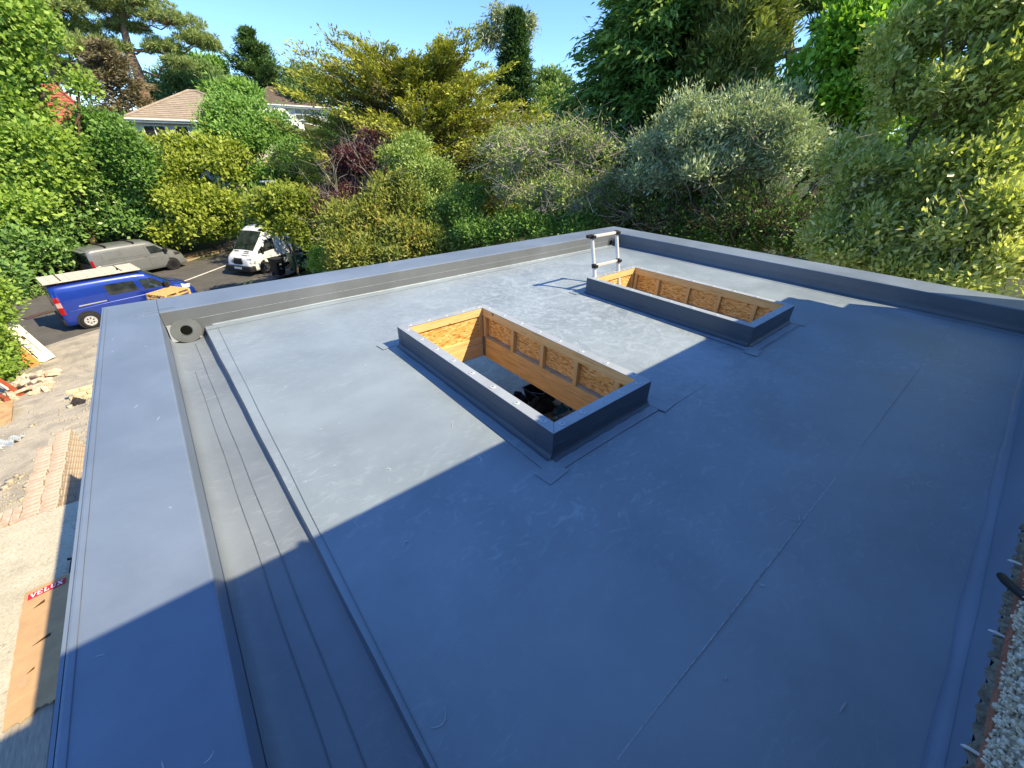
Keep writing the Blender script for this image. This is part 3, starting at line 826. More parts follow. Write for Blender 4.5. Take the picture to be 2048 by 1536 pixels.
def kerb(name, S, label, studs, nlong, nshort):
    x0, x1, y0, y1 = S
    H = 0.239; W = 0.095
    rt = root(name, ((x0 + x1) / 2, (y0 + y1) / 2, 0.0), label, 'roof light kerb', 'timber kerbs for roof lights')
    e = 0.012
    # cladding: four membrane sides
    sides = []
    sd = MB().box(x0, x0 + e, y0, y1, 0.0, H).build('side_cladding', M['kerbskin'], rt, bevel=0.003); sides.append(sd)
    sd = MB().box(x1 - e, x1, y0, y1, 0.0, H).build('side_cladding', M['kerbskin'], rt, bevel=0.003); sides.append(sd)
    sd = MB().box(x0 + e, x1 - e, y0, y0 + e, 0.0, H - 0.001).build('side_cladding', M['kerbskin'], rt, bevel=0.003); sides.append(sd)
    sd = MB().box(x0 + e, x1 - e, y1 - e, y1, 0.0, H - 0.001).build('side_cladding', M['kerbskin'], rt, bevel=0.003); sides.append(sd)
    # lap line half way up each side, vertical lap near the corners
    zl = 0.125
    seam((x0 - 0.001, y0, zl), (x0 - 0.001, y1, zl), 0.006, 0.004, parent=sides[0], up=(1, 0, 0), n=8, wig=0.002)
    seam((x0, y0 - 0.001, zl), (x1, y0 - 0.001, zl), 0.006, 0.004, parent=sides[2], up=(0, 1, 0), n=6, wig=0.002)
    seam((x0 - 0.001, y1 - 0.09, 0.0), (x0 - 0.001, y1 - 0.08, H), 0.005, 0.004, parent=sides[0], up=(1, 0, 0))
    seam((x0 - 0.001, y0 + 0.19, 0.0), (x0 - 0.001, y0 + 0.2, 0.13), 0.005, 0.004, parent=sides[0], up=(1, 0, 0))
    # mitred top strips
    t = 0.006
    q = [(x0 - .002, y0 - .002), (x1 + .002, y0 - .002), (x1 + .002, y1 + .002), (x0 - .002, y1 + .002)]
    p = [(x0 + W, y0 + W), (x1 - W, y0 + W), (x1 - W, y1 - W), (x0 + W, y1 - W)]
    tops = []
    for i in range(4):
        j = (i + 1) % 4
        d = Vector((q[j][0] - q[i][0], q[j][1] - q[i][1], 0)).normalized() * 0.0015
        pts_ = [(q[i][0] + d.x, q[i][1] + d.y, H), (q[j][0] - d.x, q[j][1] - d.y, H), (p[j][0] - d.x, p[j][1] - d.y, H), (p[i][0] + d.x, p[i][1] + d.y, H)]
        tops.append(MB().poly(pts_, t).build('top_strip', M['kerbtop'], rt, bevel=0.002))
    for i in range(4):
        j = (i + 1) % 4
        n_ = nshort if i % 2 == 0 else nlong
        for k in range(n_):
            f = (k + 0.35) / (n_ - 0.3)
            mx = 0.5 * (q[i][0] + p[i][0]); my = 0.5 * (q[i][1] + p[i][1])
            ex = 0.5 * (q[j][0] + p[j][0]); ey = 0.5 * (q[j][1] + p[j][1])
            wx = mx + (ex - mx) * f; wy = my + (ey - my) * f
            w_ = shared('fixing_washer', washer_me, rt, (wx, wy, H + t))
            sc = shared('screw_head', screw_me, None, (0, 0, 0.003)); sc.parent = w_; sc.location = (0.0, 0, 0.003)
    # base fillet and flat flashing strip welded to the deck
    def frame_strip(o_, w_, z, nm, mt):
        mb = MB()
        mb.box(x0 - w_, x0, y0 - w_, y1 + w_, z, z + 0.003); mb.box(x1, x1 + w_, y0 - w_, y1 + w_, z, z + 0.003)
        mb.box(x0, x1, y0 - w_, y0, z, z + 0.003); mb.box(x0, x1, y1, y1 + w_, z, z + 0.003)
        return mb.build(nm, M[mt], rt)
    fl = frame_strip(0, 0.125, 0.0035, 'base_flashing', 'field')
    for a_, b_ in (((x0 - .125, y0 - .125), (x1 + .125, y0 - .125)), ((x0 - .125, y0 - .125), (x0 - .125, y1 + .125)), ((x1 + .125, y0 - .125), (x1 + .125, y1 + .125))):
        seam((a_[0], a_[1], 0.0055), (b_[0], b_[1], 0.0055), 0.0038, 0.003, parent=fl, n=8, wig=0.002)
    for cx_, cy_ in ((x0 - .10, y0 - .10), (x1 + .10, y0 - .10), (x0 - .10, y1 + .10)):
        T = Matrix.Translation((cx_, cy_, 0.0068)) @ Matrix.Rotation(R(6), 4, 'Z')
        pt = MB().box(-0.10, 0.10, -0.075, 0.075, 0, 0.003, T).build('corner_patch', M['field'], rt, bevel=0.001)
    for a_, b_, o_ in (((x0, y0), (x0, y1), (-1, 0, 0)), ((x0, y0), (x1, y0), (0, -1, 0)), ((x1, y0), (x1, y1), (1, 0, 0)), ((x0, y1), (x1, y1), (0, 1, 0))):
        cove((a_[0], a_[1], 0.006), (b_[0], b_[1], 0.006), o_, 0.04, 'base_fillet', 'kerbskin', rt, 30, 0.003)
    # timber inside the opening
    i0, i1, j0, j1 = x0 + W - 0.004, x1 - W + 0.004, y0 + W - 0.004, y1 - W + 0.004
    def tim(a_, b_, c_, d_, z0, z1, nm, mt): return MB().box(a_, b_, c_, d_, z0, z1).build(nm, M[mt], rt, bevel=0.004)
    tw = 0.055
    for nm, z0, z1, ins in (('top_plate', 0.138, 0.2375, 0.0), ('bottom_plate', -0.235, -0.145, -0.0), ('joist', -0.42, -0.238, 0.004)):
        tim(i0 - tw, i0 + ins, j0 - tw, j1 + tw, z0, z1, nm, 'pine_y'); tim(i1 - ins, i1 + tw, j0 - tw, j1 + tw, z0, z1, nm, 'pine_y')
        tim(i0 + ins + .001, i1 - ins - .001, j0 - tw, j0 + ins, z0 + .001, z1 - .001, nm, 'pine_x'); tim(i0 + ins + .001, i1 - ins - .001, j1 - ins, j1 + tw, z0 + .001, z1 - .001, nm, 'pine_x')
    # studs and the strand boards behind them
    ys_ = [j0 + 0.03] + sorted(studs) + [j1 - 0.03]
    for yv in ys_:
        for xa, xb in ((i0 - tw, i0 - 0.004), (i1 + 0.004, i1 + tw)):
            tim(xa, xb, yv - 0.026, yv + 0.026, -0.144, 0.137, 'stud', 'pine_z')
    for k in range(len(ys_) - 1):
        a_, b_ = ys_[k] + 0.028, ys_[k + 1] - 0.028
        MB().box(i0 - 0.075, i0 - 0.05, a_, b_, -0.144, 0.137).build('board_panel', M['osb'], rt)
        MB().box(i1 + 0.05, i1 + 0.075, a_, b_, -0.144, 0.137).build('board_panel', M['osb'], rt)
    MB().box(i0 + .002, i1 - .002, j1 + 0.018, j1 + 0.05, -0.144, 0.137).build('board_panel', M['osb'], rt)
    MB().box(i0 + .002, i1 - .002, j0 - 0.05, j0 - 0.018, -0.144, 0.137).build('board_panel', M['osb'], rt)
    for xa in (i0, i1 - 0.05):
        tim(xa, xa + 0.05, j1 - 0.002, j1 + 0.017, -0.144, 0.137, 'stud', 'pine_z')
    # joist hangers in the corners
    for xa in (i0 + 0.004, i1 - 0.012):
        MB().box(xa, xa + 0.008, j1 - 0.055, j1 - 0.002, -0.40, -0.14).build('joist_hanger', M['steel'], rt)
    return rt
k1 = kerb('roof_light_kerb', S1, 'open roof light kerb standing clear, its far timber end wholly visible', [-2.69, -3.2, -3.7, -4.21], 8, 5)
k1['label'] = 'open timber lined kerb through which tools on the floor below show'
k2 = kerb('roof_light_kerb', S2, 'open timber lined kerb with the ladder standing up through it', [-2.56, -3.09, -3.58, -4.09], 8, 5)

# ------------------------------------------------------------------ telescopic ladder
ld = root('telescopic_ladder', (5.55, -2.9, -2.95), 'silver telescopic ladder top sticking up through the roof light opening', 'ladder')
def lpt(x, z):      # lean
    return (x, -1.90 + (z - 0.83) * 0.245, z)
XL, XR = 5.335, 5.925
LT = 0.815
for sgn, xr in ((0, XL), (1, XR)):
    rl = MB().tube([lpt(xr, -2.93), lpt(xr, -0.35)], 0.032, 12); rl.tube([lpt(xr, -0.35), lpt(xr, 0.40)], 0.030, 12); rl.tube([lpt(xr, 0.40), lpt(xr, LT)], 0.028, 12)
    rail = rl.build('rail', M['alu'], ld, smooth=True)
    for z in (-0.03, 0.40, LT + 0.005):
        p = Vector(lpt(xr, z))
        MB().tube([p - Vector((0, .01, .032)), p + Vector((0, .01, .032))], 0.038, 12).build('collar', M['black'], ld, bevel=0.006)
        MB().box(p.x - 0.03, p.x + 0.03, p.y - 0.062, p.y - 0.036, p.z - 0.022, p.z + 0.022).build('latch', M['black'], ld, bevel=0.004)
for z in (-1.4, -0.9, -0.46, -0.03, 0.40, LT + 0.005):
    a_, b_ = Vector(lpt(XL + 0.03, z)), Vector(lpt(XR - 0.03, z))
    MB().bar(a_, b_, 0.045, 0.040).build('rung', M['alu'], ld, bevel=0.008)
p = Vector(lpt(XL, LT + 0.012))
MB().box(p.x - 0.11, p.x + 0.02, p.y - 0.026, p.y + 0.026, p.z - 0.022, p.z + 0.026).build('end_cap', M['black'], ld, bevel=0.01)

# ------------------------------------------------------------------ the house whose eaves shade the near half
hs = root('house', (4, -9, -3.2), 'pebbledashed house wall rising beside the membrane upstand', 'house')
HX0, HX1 = -1.6, 9.25
mb = MB().box(HX0, HX1, YW - 0.35, YW - 0.022, -3.6, 2.35); mb.build('wall', M['dashbed'], hs)
mb = MB().box(HX0, HX0 + 0.3, -13.5, YW - 0.35, -3.6, 2.35); mb.box(HX1 - 0.3, HX1, -13.5, YW - 0.35, -3.6, 2.35); mb.box(HX0, HX1, -13.8, -13.5, -3.6, 2.35)
mb.build('wall', M['render'], hs)
rnd = random.Random(5)
# cut brick edge under the dash, mortar bed and loose crumbs
def bed(u, v):
    x = 0.5 + 5.0 * u
    zt = max(0.15, utop(x))
    n_ = 0.016 * math.sin(x * 23) + 0.012 * math.sin(x * 57 + 2) + 0.012 * math.sin(x * 101)
    return (x, YW - 0.022 + (0.026 + 0.012 * math.sin(x * 71 + v * 9)) * math.sin(v * math.pi), zt + 0.004 + (0.03 + n_) * v)
MB().grid(bed, 400, 5).build('mortar_bed', M['cement'], hs)
x = 0.6
while x < 5.6:
    L_ = 0.22
    z = max(0.15, utop(x)) + 0.032
    dz_ = 0.112 * L_ if 0.5 < x < 4.5 else 0
    MB().add([(x, YW - 0.06, z), (x + L_, YW - 0.06, z + dz_), (x + L_, YW - 0.012, z + dz_), (x, YW - 0.012, z), (x, YW - 0.06, z + .05), (x + L_, YW - 0.06, z + dz_ + .05), (x + L_, YW - 0.012, z + dz_ + .045), (x, YW - 0.012, z + .045)],
             [(0, 3, 2, 1), (4, 5, 6, 7), (0, 1, 5, 4), (1, 2, 6, 5), (2, 3, 7, 6), (3, 0, 4, 7)]).build('brick', M['redbrick'], hs, bevel=0.004)
    x += L_ + 0.008
# pebble chips
rg = np.random.default_rng(3)
nC = 15000
cxp = rg.uniform(1.2, 6.2, nC); czp = rg.uniform(0.0, 1.0, nC) ** 1.3 * 0.95
cz_ = np.maximum(0.15, 0.19 + 0.112 * (np.clip(cxp, 0.5, 4.5) - 1.86)) + 0.082 + 0.012 * np.sin(cxp * 19) + czp
sz = rg.uniform(0.005, 0.0115, nC) * np.where(rg.random(nC) < 0.06, 1.7, 1)
base_v = np.array([(-.9, -.7, -.8), (.7, -1, -.7), (1, .8, -.9), (-.7, .9, -.7), (-1, -.8, .6), (.8, -.7, .9), (.7, 1, .7), (-.9, .6, .9)], float)
base_f = np.array([(0, 3, 2, 1), (4, 5, 6, 7), (0, 1, 5, 4), (1, 2, 6, 5), (2, 3, 7, 6), (3, 0, 4, 7)])
BN = 8
ang = rg.uniform(0, 6.28, (nC, 3))
ca, sa = np.cos(ang), np.sin(ang)
Rz = np.zeros((nC, 3, 3)); Rz[:, 0, 0] = ca[:, 0]; Rz[:, 0, 1] = -sa[:, 0]; Rz[:, 1, 0] = sa[:, 0]; Rz[:, 1, 1] = ca[:, 0]; Rz[:, 2, 2] = 1
Rx = np.zeros((nC, 3, 3)); Rx[:, 1, 1] = ca[:, 1]; Rx[:, 1, 2] = -sa[:, 1]; Rx[:, 2, 1] = sa[:, 1]; Rx[:, 2, 2] = ca[:, 1]; Rx[:, 0, 0] = 1
scl = np.stack([sz * rg.uniform(0.6, 1.15, nC), sz * rg.uniform(0.5, 0.9, nC), sz * rg.uniform(0.25, 0.5, nC)], 1)
Vc = np.einsum('nij,njk,nvk->nvi', Rz, Rx, base_v[None] * scl[:, None, :])
Vc[:, :, 0] += cxp[:, None]; Vc[:, :, 1] += (YW - 0.019 + rg.uniform(-0.002, 0.006, nC))[:, None]; Vc[:, :, 2] += cz_[:, None]
Fc = (base_f[None] + (np.arange(nC) * BN)[:, None, None]).reshape(-1, 4)
me = fast_mesh('pebble_chips', Vc.reshape(-1, 3), Fc, np.repeat(rg.random(nC), 6))
mt, nt, b = new_mat('pebble_chip_mix')
at = nt.nodes.new('ShaderNodeAttribute'); at.attribute_name = 'rnd'
rp = ramp(nt, at.outputs['Fac'], [(0, (0.48, 0.36, 0.22)), (0.4, (0.74, 0.61, 0.43)), (0.75, (0.86, 0.75, 0.58)), (1.0, (0.90, 0.83, 0.70))])
nt.links.new(rp.outputs[0], b.inputs['Base Color']); b.inputs['Roughness'].default_value = 0.6
pc = obj_from('pebble_chips', me, mt, hs); pc['kind'] = 'stuff'
# eaves, gutter, roof
EY, EZ, GX1 = -6.25, 2.56, 8.95
mb = MB().box(HX0 - 0.2, GX1, EY + 0.02, YW - 0.03, 2.36, 2.40); mb.build('soffit', M['soffit'], hs)
MB().box(HX0 - 0.2, GX1, EY - 0.03, EY, 2.36, 2.55).build('fascia', M['soffit'], hs)
def gut(u, v):
    t = math.pi * v
    return (HX0 - 0.2 + (GX1 - HX0 + 0.2) * u, EY + 0.052 + 0.05 * math.cos(t), EZ - 0.05 * math.sin(t))
MB().grid(gut, 8, 8).build('gutter', M['gutter_w'], hs, smooth=True)
for k in range(6):
    gxk = 0.2 + k * 1.55
    MB().box(gxk - 0.02, gxk + 0.02, EY - 0.002, EY + 0.115, EZ - 0.056, EZ + 0.018).build('gutter_bracket', M['gutter_w'], hs)
mb = MB()
ridge_y, ridge_z = -10.2, 5.3
mb.poly([(HX0 - 0.2, EY - 0.02, 2.56), (GX1, EY - 0.02, 2.56), (GX1, ridge_y, ridge_z), (HX0 - 0.2, ridge_y, ridge_z)], 0.05, (0, 0, 1))
mb.poly([(HX0 - 0.2, ridge_y, ridge_z), (GX1, ridge_y, ridge_z), (GX1, -14.2, 2.56), (HX0 - 0.2, -14.2, 2.56)], 0.05, (0, 0, 1))
mb.build('roof', M['tile_brown'], hs)
for xg in (HX0 + 0.05, HX1 - 0.35):
    MB().poly([(xg, EY - 0.5, 2.35), (xg, ridge_y, ridge_z - 0.1), (xg, -13.6, 2.35)], 0.3, (1, 0, 0)).build('gable', M['render'], hs)

# white plastic fixings and the black strap on the wall
plug_spots = [(3.42, 0.40), (2.92, 0.335), (2.47, 0.27), (1.90, 0.225)]
for i, (fx, fz) in enumerate(plug_spots):
    o = MB().tube([(fx, YW - 0.02, fz + 0.012), (fx - 0.004, YW + 0.012, fz + 0.012), (fx - 0.007, YW + 0.024, fz + 0.010), (fx - 0.009, YW + 0.031, fz + 0.008)], [0.005, 0.006, 0.005, 0.002], 8).build('wall_plug', M['print_white'], None, smooth=True)
    tag(o, 'white plastic plug sticking out of the mortar above the membrane upstand', 'wall plug', 'white plugs along the wall')
pts_ = [(2.60, YW - 0.03, 0.405), (2.66, YW + 0.012, 0.385), (2.715, YW + 0.035, 0.365), (2.755, YW + 0.045, 0.352)]
st = root('cable', pts_[0], 'short black cable end lying over the mortar edge of the wall', 'cable')
MB().tube(pts_, [0.017, 0.017, 0.017, 0.016], 12).build('sheath', M['black'], st, smooth=True)
MB().tube([pts_[3], (2.764, YW + 0.047, 0.349)], [0.016, 0.010], 12).build('end_cap', M['rubber'], st, smooth=True)

# ------------------------------------------------------------------ vans
PROF_T = [0, .05, .12, .3, .5, .66, .80, .90, .955, 1.0]
PROF_W = [.93, .975, .995, 1.0, .992, .965, .925, .885, .84, .74]
class Van:
    def __init__(s, name, loc, heading, label, L, H, W, top, wtab, paint, wb, wheel_r, rim, group='vans parked along the road'):
        s.L, s.H, s.W, s.top, s.wtab = L, H, W, top, wtab
        s.rt = root(name, loc, label, 'van', group, heading, True)
        s.paint = paint; s.wb = wb; s.wr = wheel_r; s.rim = rim
    def zt(s, x): return float(np.interp(x, [p[0] for p in s.top], [p[1] for p in s.top]))
    def hw(s, x): return s.W / 2 * float(np.interp(x, [p[0] for p in s.wtab], [p[1] for p in s.wtab]))
    def z0(s, x): return 0.27
    def ys(s, x, z):
        t = (z - s.z0(x)) / max(0.05, s.zt(x) - s.z0(x))
        return s.hw(x) * float(np.interp(t, PROF_T, PROF_W))
    def body(s):
        xs_ = sorted(set([p[0] for p in s.top] + [p[0] for p in s.wtab] + list(np.linspace(0, s.L, 26))))
        mb = MB(); n = 0
        for x in xs_:
            z0, zt, w = s.z0(x), s.zt(x), s.hw(x)
            ring = [(-w * p, z0 + (zt - z0) * t) for t, p in zip(PROF_T, PROF_W)]
            wr = w * PROF_W[-1]
            ring += [(-wr * q, zt + 0.035 * (1 - q * q)) for q in (0.8, 0.4, 0.0)]
            ring += [(-y, z) for y, z in reversed(ring[:-1])]
            n = len(ring)
            mb.v += [(x, y, z) for y, z in ring]
        for i in range(len(xs_) - 1):
            for j in range(n - 1):
                a_ = i * n + j
                mb.f.append((a_, a_ + n, a_ + n + 1, a_ + 1))
            mb.f.append((i * n + n - 1, (i + 1) * n + n - 1, (i + 1) * n, i * n))
        mb.f.append(tuple(range(n))); mb.f.append(tuple((len(xs_) - 1) * n + j for j in range(n - 1, -1, -1)))
        s.bd = mb.build('body', s.paint, s.rt, smooth=True)
        return s.bd
    def side(s, name, quad, mat, sgn, off=0.006, parent=None, n=6, mm=4):
        """panel on the body side; quad = four (x, z) corners"""
        (xa, za), (xb, zb), (xc, zc), (xd, zd) = quad
        def fn(u, v):
            x = (xa * (1 - u) + xb * u) * (1 - v) + (xd * (1 - u) + xc * u) * v
            z = (za * (1 - u) + zb * u) * (1 - v) + (zd * (1 - u) + zc * u) * v
            return (x, sgn * (s.ys(x, z) + off), z)
        return MB().grid(fn, n, mm).build(name, mat, parent or s.rt, smooth=True)
    def line(s, pts, sgn, mat, r=0.006, name='panel_gap', off=0.0, parent=None):
        q = []
        for i in range(len(pts) - 1):
            for k in range(5):
                x = pts[i][0] + (pts[i + 1][0] - pts[i][0]) * k / 5; z = pts[i][1] + (pts[i + 1][1] - pts[i][1]) * k / 5
                q.append((x, sgn * (s.ys(x, z) + off), z))
        x, z = pts[-1]; q.append((x, sgn * (s.ys(x, z) + off), z))
        return MB().tube(q, r, 6).build(name, mat, parent or s.bd)
    def screen(s, x_top, x_base, mat, k=0.90):
        def fn(u, v):
            x = x_top + (x_base - x_top) * v
            w = s.hw(x) * PROF_W[-1] * k * 1.08
            q = (u * 2 - 1)
            return (x + 0.004, w * q, s.zt(x) + 0.035 * (1 - q * q) + 0.012)
        return MB().grid(fn, 8, 6).build('windscreen', mat, s.rt, smooth=True)
    def wheels(s, xr, xf, spokes=5):
        r = s.wr
        tyre = MB().lathe([(r * .62, -.11), (r * .9, -.115), (r * .985, -.09), (r, -.05), (r, .05), (r * .985, .09), (r * .9, .112), (r * .64, .105)], 30, None, True).mesh('tyre', smooth=True)
        tyre.materials.append(M['rubber'])
        mb = MB().lathe([(r * .64, .06), (r * .64, .10), (r * .58, .104), (r * .56, .085), (r * .2, .078), (r * .19, .098), (0.001, .10)], 30, None, True)
        for k in range(spokes):
            t = 2 * math.pi * k / spokes
            T = Matrix.Rotation(t, 4, 'Z')
            mb.box(0.04, r * .60, -0.028, 0.028, 0.08, 0.101, T)
        rimm = mb.mesh('rim'); rimm.materials.append(s.rim)
        dark = MB().lathe([(r * .57, .06), (r * .57, .082)], 24).mesh('brake_disc'); dark.materials.append(M['trim'])
        for x in (xr, xf):
            for sg in (-1, 1):
                arch = MB().lathe([(r * 1.22, -0.02), (r * 1.22, 0.0), (0.01, 0.0)], 30, Matrix.Translation((x, sg * (s.ys(x, 0.55) + 0.004), r + 0.03)) @ Matrix.Rotation(R(-90 * sg), 4, 'X'), True).build('arch_shade_disc', M['trim'], s.rt)  # flat black disc on the uncut body, painted shade of an arch opening
                w = bpy.data.objects.new('wheel', tyre); COL.objects.link(w)
                w.parent = s.rt; w.location = (x, sg * (s.W / 2 - 0.075), r); w.rotation_euler = (R(-90 * sg), R(17 * x), 0)
                for nm, me_ in (('rim', rimm), ('brake_disc', dark)):
                    c = bpy.data.objects.new(nm, me_); COL.objects.link(c); c.parent = w
    def mirror(s, x, z, mat):
        for sg in (-1, 1):
            MB().box(x - 0.10, x + 0.08, sg * (s.ys(x, z) + 0.05) - (0.0 if sg > 0 else 0.16), sg * (s.ys(x, z) + 0.05) + (0.16 if sg > 0 else 0.0), z - 0.05, z + 0.24).build('mirror', mat, s.rt, bevel=0.04, smooth=True)
            MB().bar((x, sg * s.ys(x, z - .05), z - 0.02), (x, sg * (s.ys(x, z) + 0.1), z), 0.06, 0.05).build('mirror_arm', M['trim'], s.rt)

RZ = -5.0
M['pinklens'] = plain('pale_lamp_lens', (0.50, 0.30, 0.30), 0.2, 0.6, bmp=0)
# blue crew van
hd = R(13)
dirv = Vector((math.cos(hd), math.sin(hd), 0)); nrm_r = Vector((math.sin(hd), -math.cos(hd), 0))
W_ = 1.95
# visible rear wheel touches (-3.17, 17.82)
org = Vector((-3.17, 17.82, RZ)) - dirv * 0.72 - nrm_r * (W_ / 2 - 0.05)
bv = Van('crew_van', org, hd, 'glossy blue crew van with white boards strapped on its roof', 4.97, 1.96, W_,
         [(0, 1.80), (.04, 1.90), (.25, 1.945), (1.6, 1.96), (2.9, 1.95), (3.2, 1.90), (4.15, 1.22), (4.55, 1.10), (4.80, .97), (4.93, .80), (4.97, .55)],
         [(0, .93), (.12, .985), (.5, 1), (3.8, 1), (4.5, .95), (4.8, .86), (4.97, .72)], M['bluepaint'], 2.93, 0.335, M['rim_silver'])
bv.body()
sg = -1   # camera side is the van's right
for sg in (-1, 1):
    bv.side('crew_window', [(1.72, 1.22), (2.78, 1.22), (2.70, 1.66), (1.66, 1.68)], M['glass'], sg)
    dw = bv.side('door_window', [(2.98, 1.20), (3.86, 1.19), (3.42, 1.63), (2.92, 1.66)], M['glass'], sg)
    bv.line([(3.38, 1.20), (3.30, 1.64)], sg, M['trim'], 0.012, 'window_bar', 0.008, dw)
    bv.side('quarter_window', [(3.93, 1.18), (4.12, 1.17), (4.10, 1.22), (3.72, 1.42)], M['trim'], sg)
    for pts_ in ([(2.86, .42), (2.86, 1.1), (2.82, 1.75)], [(3.78, .5), (3.95, .75), (3.95, 1.15)], [(1.60, .42), (1.58, 1.75)]):
        bv.line(pts_, sg, M['trim'], 0.005)
    rl = bv.side('sliding_door_rail', [(0.62, 1.00), (1.55, 1.02), (1.55, 1.06), (0.62, 1.05)], M['chrome'], sg, 0.02)
    for hx in (2.70, 2.98):
        bv.side('door_handle', [(hx - .09, 1.06), (hx + .09, 1.06), (hx + .09, 1.10), (hx - .09, 1.10)], M['bluepaint'], sg, 0.03)
    bv.side('sill_trim', [(1.4, .33), (3.5, .33), (3.5, .45), (1.4, .45)], M['chrome'], sg, 0.012)
    bv.line([(0.3, .86), (1.4, .93), (3.6, .98)], sg, M['bluepaint'], 0.012, 'swage_line', -0.002)
    # tall tail lamps at the rear corners
    def tl(u, v, sg=sg):
        z = 0.78 + 0.72 * v
        return (-0.006 + 0.16 * u, sg * (bv.ys(0.02 + .14 * u, z) + 0.006), z)
    t_ = MB().grid(tl, 3, 8).build('tail_lamp', M['redlens'], bv.rt, smooth=True)
    def tl2(u, v, sg=sg):
        z = 1.08 + 0.20 * v
        return (-0.010 + 0.16 * u, sg * (bv.ys(0.02 + .14 * u, z) + 0.010), z)
    MB().grid(tl2, 3, 5).build('clear_section', M['pinklens'], t_, smooth=True)
    def hl(u, v, sg=sg):
        x = 4.42 + 0.42 * u; z = 0.88 + (0.22 - 0.12 * u) * v
        return (x, sg * (bv.ys(x, z) + 0.008), z)
    MB().grid(hl, 5, 4).build('headlamp', M['clearlens'], bv.rt, smooth=True)
bv.screen(3.22, 4.12, M['glass'])
MB().box(-0.012, 0.0, -0.70, 0.70, 1.12, 1.66).build('rear_window', M['glass'], bv.rt, bevel=0.004)
MB().box(-0.07, 0.14, -0.90, 0.90, 0.30, 0.58).build('rear_bumper', M['trim'], bv.rt, bevel=0.05, smooth=True)
MB().box(4.80, 5.02, -0.78, 0.78, 0.28, 0.55).build('front_bumper', M['trim'], bv.rt, bevel=0.06, smooth=True)
MB().box(-0.022, -0.012, -0.26, 0.26, 0.72, 0.83).build('number_plate', plain('yellow_plate', (0.6, 0.45, 0.05), 0.5), bv.rt)
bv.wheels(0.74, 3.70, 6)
bv.rt.scale = (.97, .97, .97)
bv.mirror(3.82, 1.18, M['black'])
rack = MB()
for k in range(4):
    MB().box(0.35 + k * 0.85, 0.40 + k * 0.85, -0.80, 0.80, 2.01, 2.05).build('roof_bar', M['black'], bv.rt)
    for sg in (-1, 1):
        MB().box(0.34 + k * 0.85, 0.41 + k * 0.85, sg * 0.72 - 0.03, sg * 0.72 + 0.03, 1.93, 2.01).build('bar_foot', M['black'], bv.rt)
for k in range(8):
    bo = MB().box(-0.05, 3.15, -0.86 + k * 0.19, -0.69 + k * 0.19, 2.052, 2.115).build('roof_board', M['rackwood'], bv.rt, bevel=0.006)
    if k % 2 == 0:
        for q in range(11):
            MB().box(0.18 + q * 0.29, 0.22 + q * 0.29, -0.795 + k * 0.19, -0.755 + k * 0.19, 2.112, 2.119).build('clip', M['black'], bo)
for q in (0.5, 2.5):
    MB().box(q, q + 0.035, -0.86, 0.65, 2.118, 2.124).build('strap', M['black'], bv.rt)
MB().tube([(2.45, -0.45, 2.11), (2.42, -0.5, 2.2)], 0.03, 8).build('strap_buckle', M['black'], bv.rt)

# grey van on the far side
hd = R(22); dirv = Vector((math.cos(hd), math.sin(hd), 0)); nrm_r = Vector((math.sin(hd), -math.cos(hd), 0))
W_ = 1.90
org = Vector((0.28, 27.0, RZ)) - dirv * 3.70 - nrm_r * (W_ / 2 - 0.05) * .93
gv = Van('panel_van', org, hd, 'matt grey panel van with black wheels and black roof bars', 4.90, 1.97, W_,
         [(0, 1.76), (.05, 1.88), (.3, 1.95), (1.6, 1.97), (3.0, 1.955), (3.25, 1.90), (4.02, 1.27), (4.45, 1.14), (4.74, .98), (4.86, .80), (4.90, .55)],
         [(0, .93), (.12, .985), (.5, 1), (3.8, 1), (4.5, .95), (4.75, .86), (4.90, .74)], M['greypaint'], 3.0, 0.345, M['black'])
gv.body()
for sg in (-1, 1):
    dw = gv.side('door_window', [(3.0, 1.22), (3.86, 1.22), (3.42, 1.66), (2.92, 1.68)], M['glass'], sg)
    gv.side('quarter_window', [(3.92, 1.22), (4.06, 1.21), (4.02, 1.26), (3.78, 1.42)], M['trim'], sg)
    for pts_ in ([(2.84, .42), (2.84, 1.1), (2.80, 1.78)], [(3.74, .5), (3.92, .78), (3.92, 1.2)], [(1.56, .42), (1.54, 1.76)], [(0.5, 1.24), (1.5, 1.24), (2.75, 1.24)], [(.6, 1.3), (.6, 1.66), (1.45, 1.68), (1.46, 1.3), (.6, 1.3)]):
        gv.line(pts_, sg, M['trim'], 0.005)
    gv.line([(0.1, .98), (1.4, 1.02), (4.3, 1.05)], sg, M['greypaint'], 0.010, 'swage_line', -0.002)
    gv.side('door_handle', [(2.58, 1.10), (2.76, 1.10), (2.76, 1.14), (2.58, 1.14)], M['greypaint'], sg, 0.03)
    def hl(u, v, sg=sg):
        x = 4.30 + 0.46 * u; z = 0.90 + (0.22 - 0.14 * u) * v
        return (x, sg * (gv.ys(x, z) + 0.008), z)
    MB().grid(hl, 5, 4).build('headlamp', M['trim'], gv.rt, smooth=True)
    def tl(u, v, sg=sg):
        z = 0.85 + 0.5 * v
        return (-0.004 + 0.12 * u, sg * (gv.ys(0.02 + .1 * u, z) + 0.006), z)
    MB().grid(tl, 3, 6).build('tail_lamp', M['redlens'], gv.rt, smooth=True)
gv.screen(3.28, 4.0, M['glass'])
MB().box(-0.012, 0.0, -0.70, 0.70, 1.10, 1.62).build('rear_window', M['glass'], gv.rt, bevel=0.004)
MB().box(-0.06, 0.12, -0.88, 0.88, 0.30, 0.56).build('rear_bumper', M['greypaint'], gv.rt, bevel=0.05, smooth=True)
MB().box(4.74, 4.95, -0.76, 0.76, 0.28, 0.55).build('front_bumper', M['greypaint'], gv.rt, bevel=0.06, smooth=True)
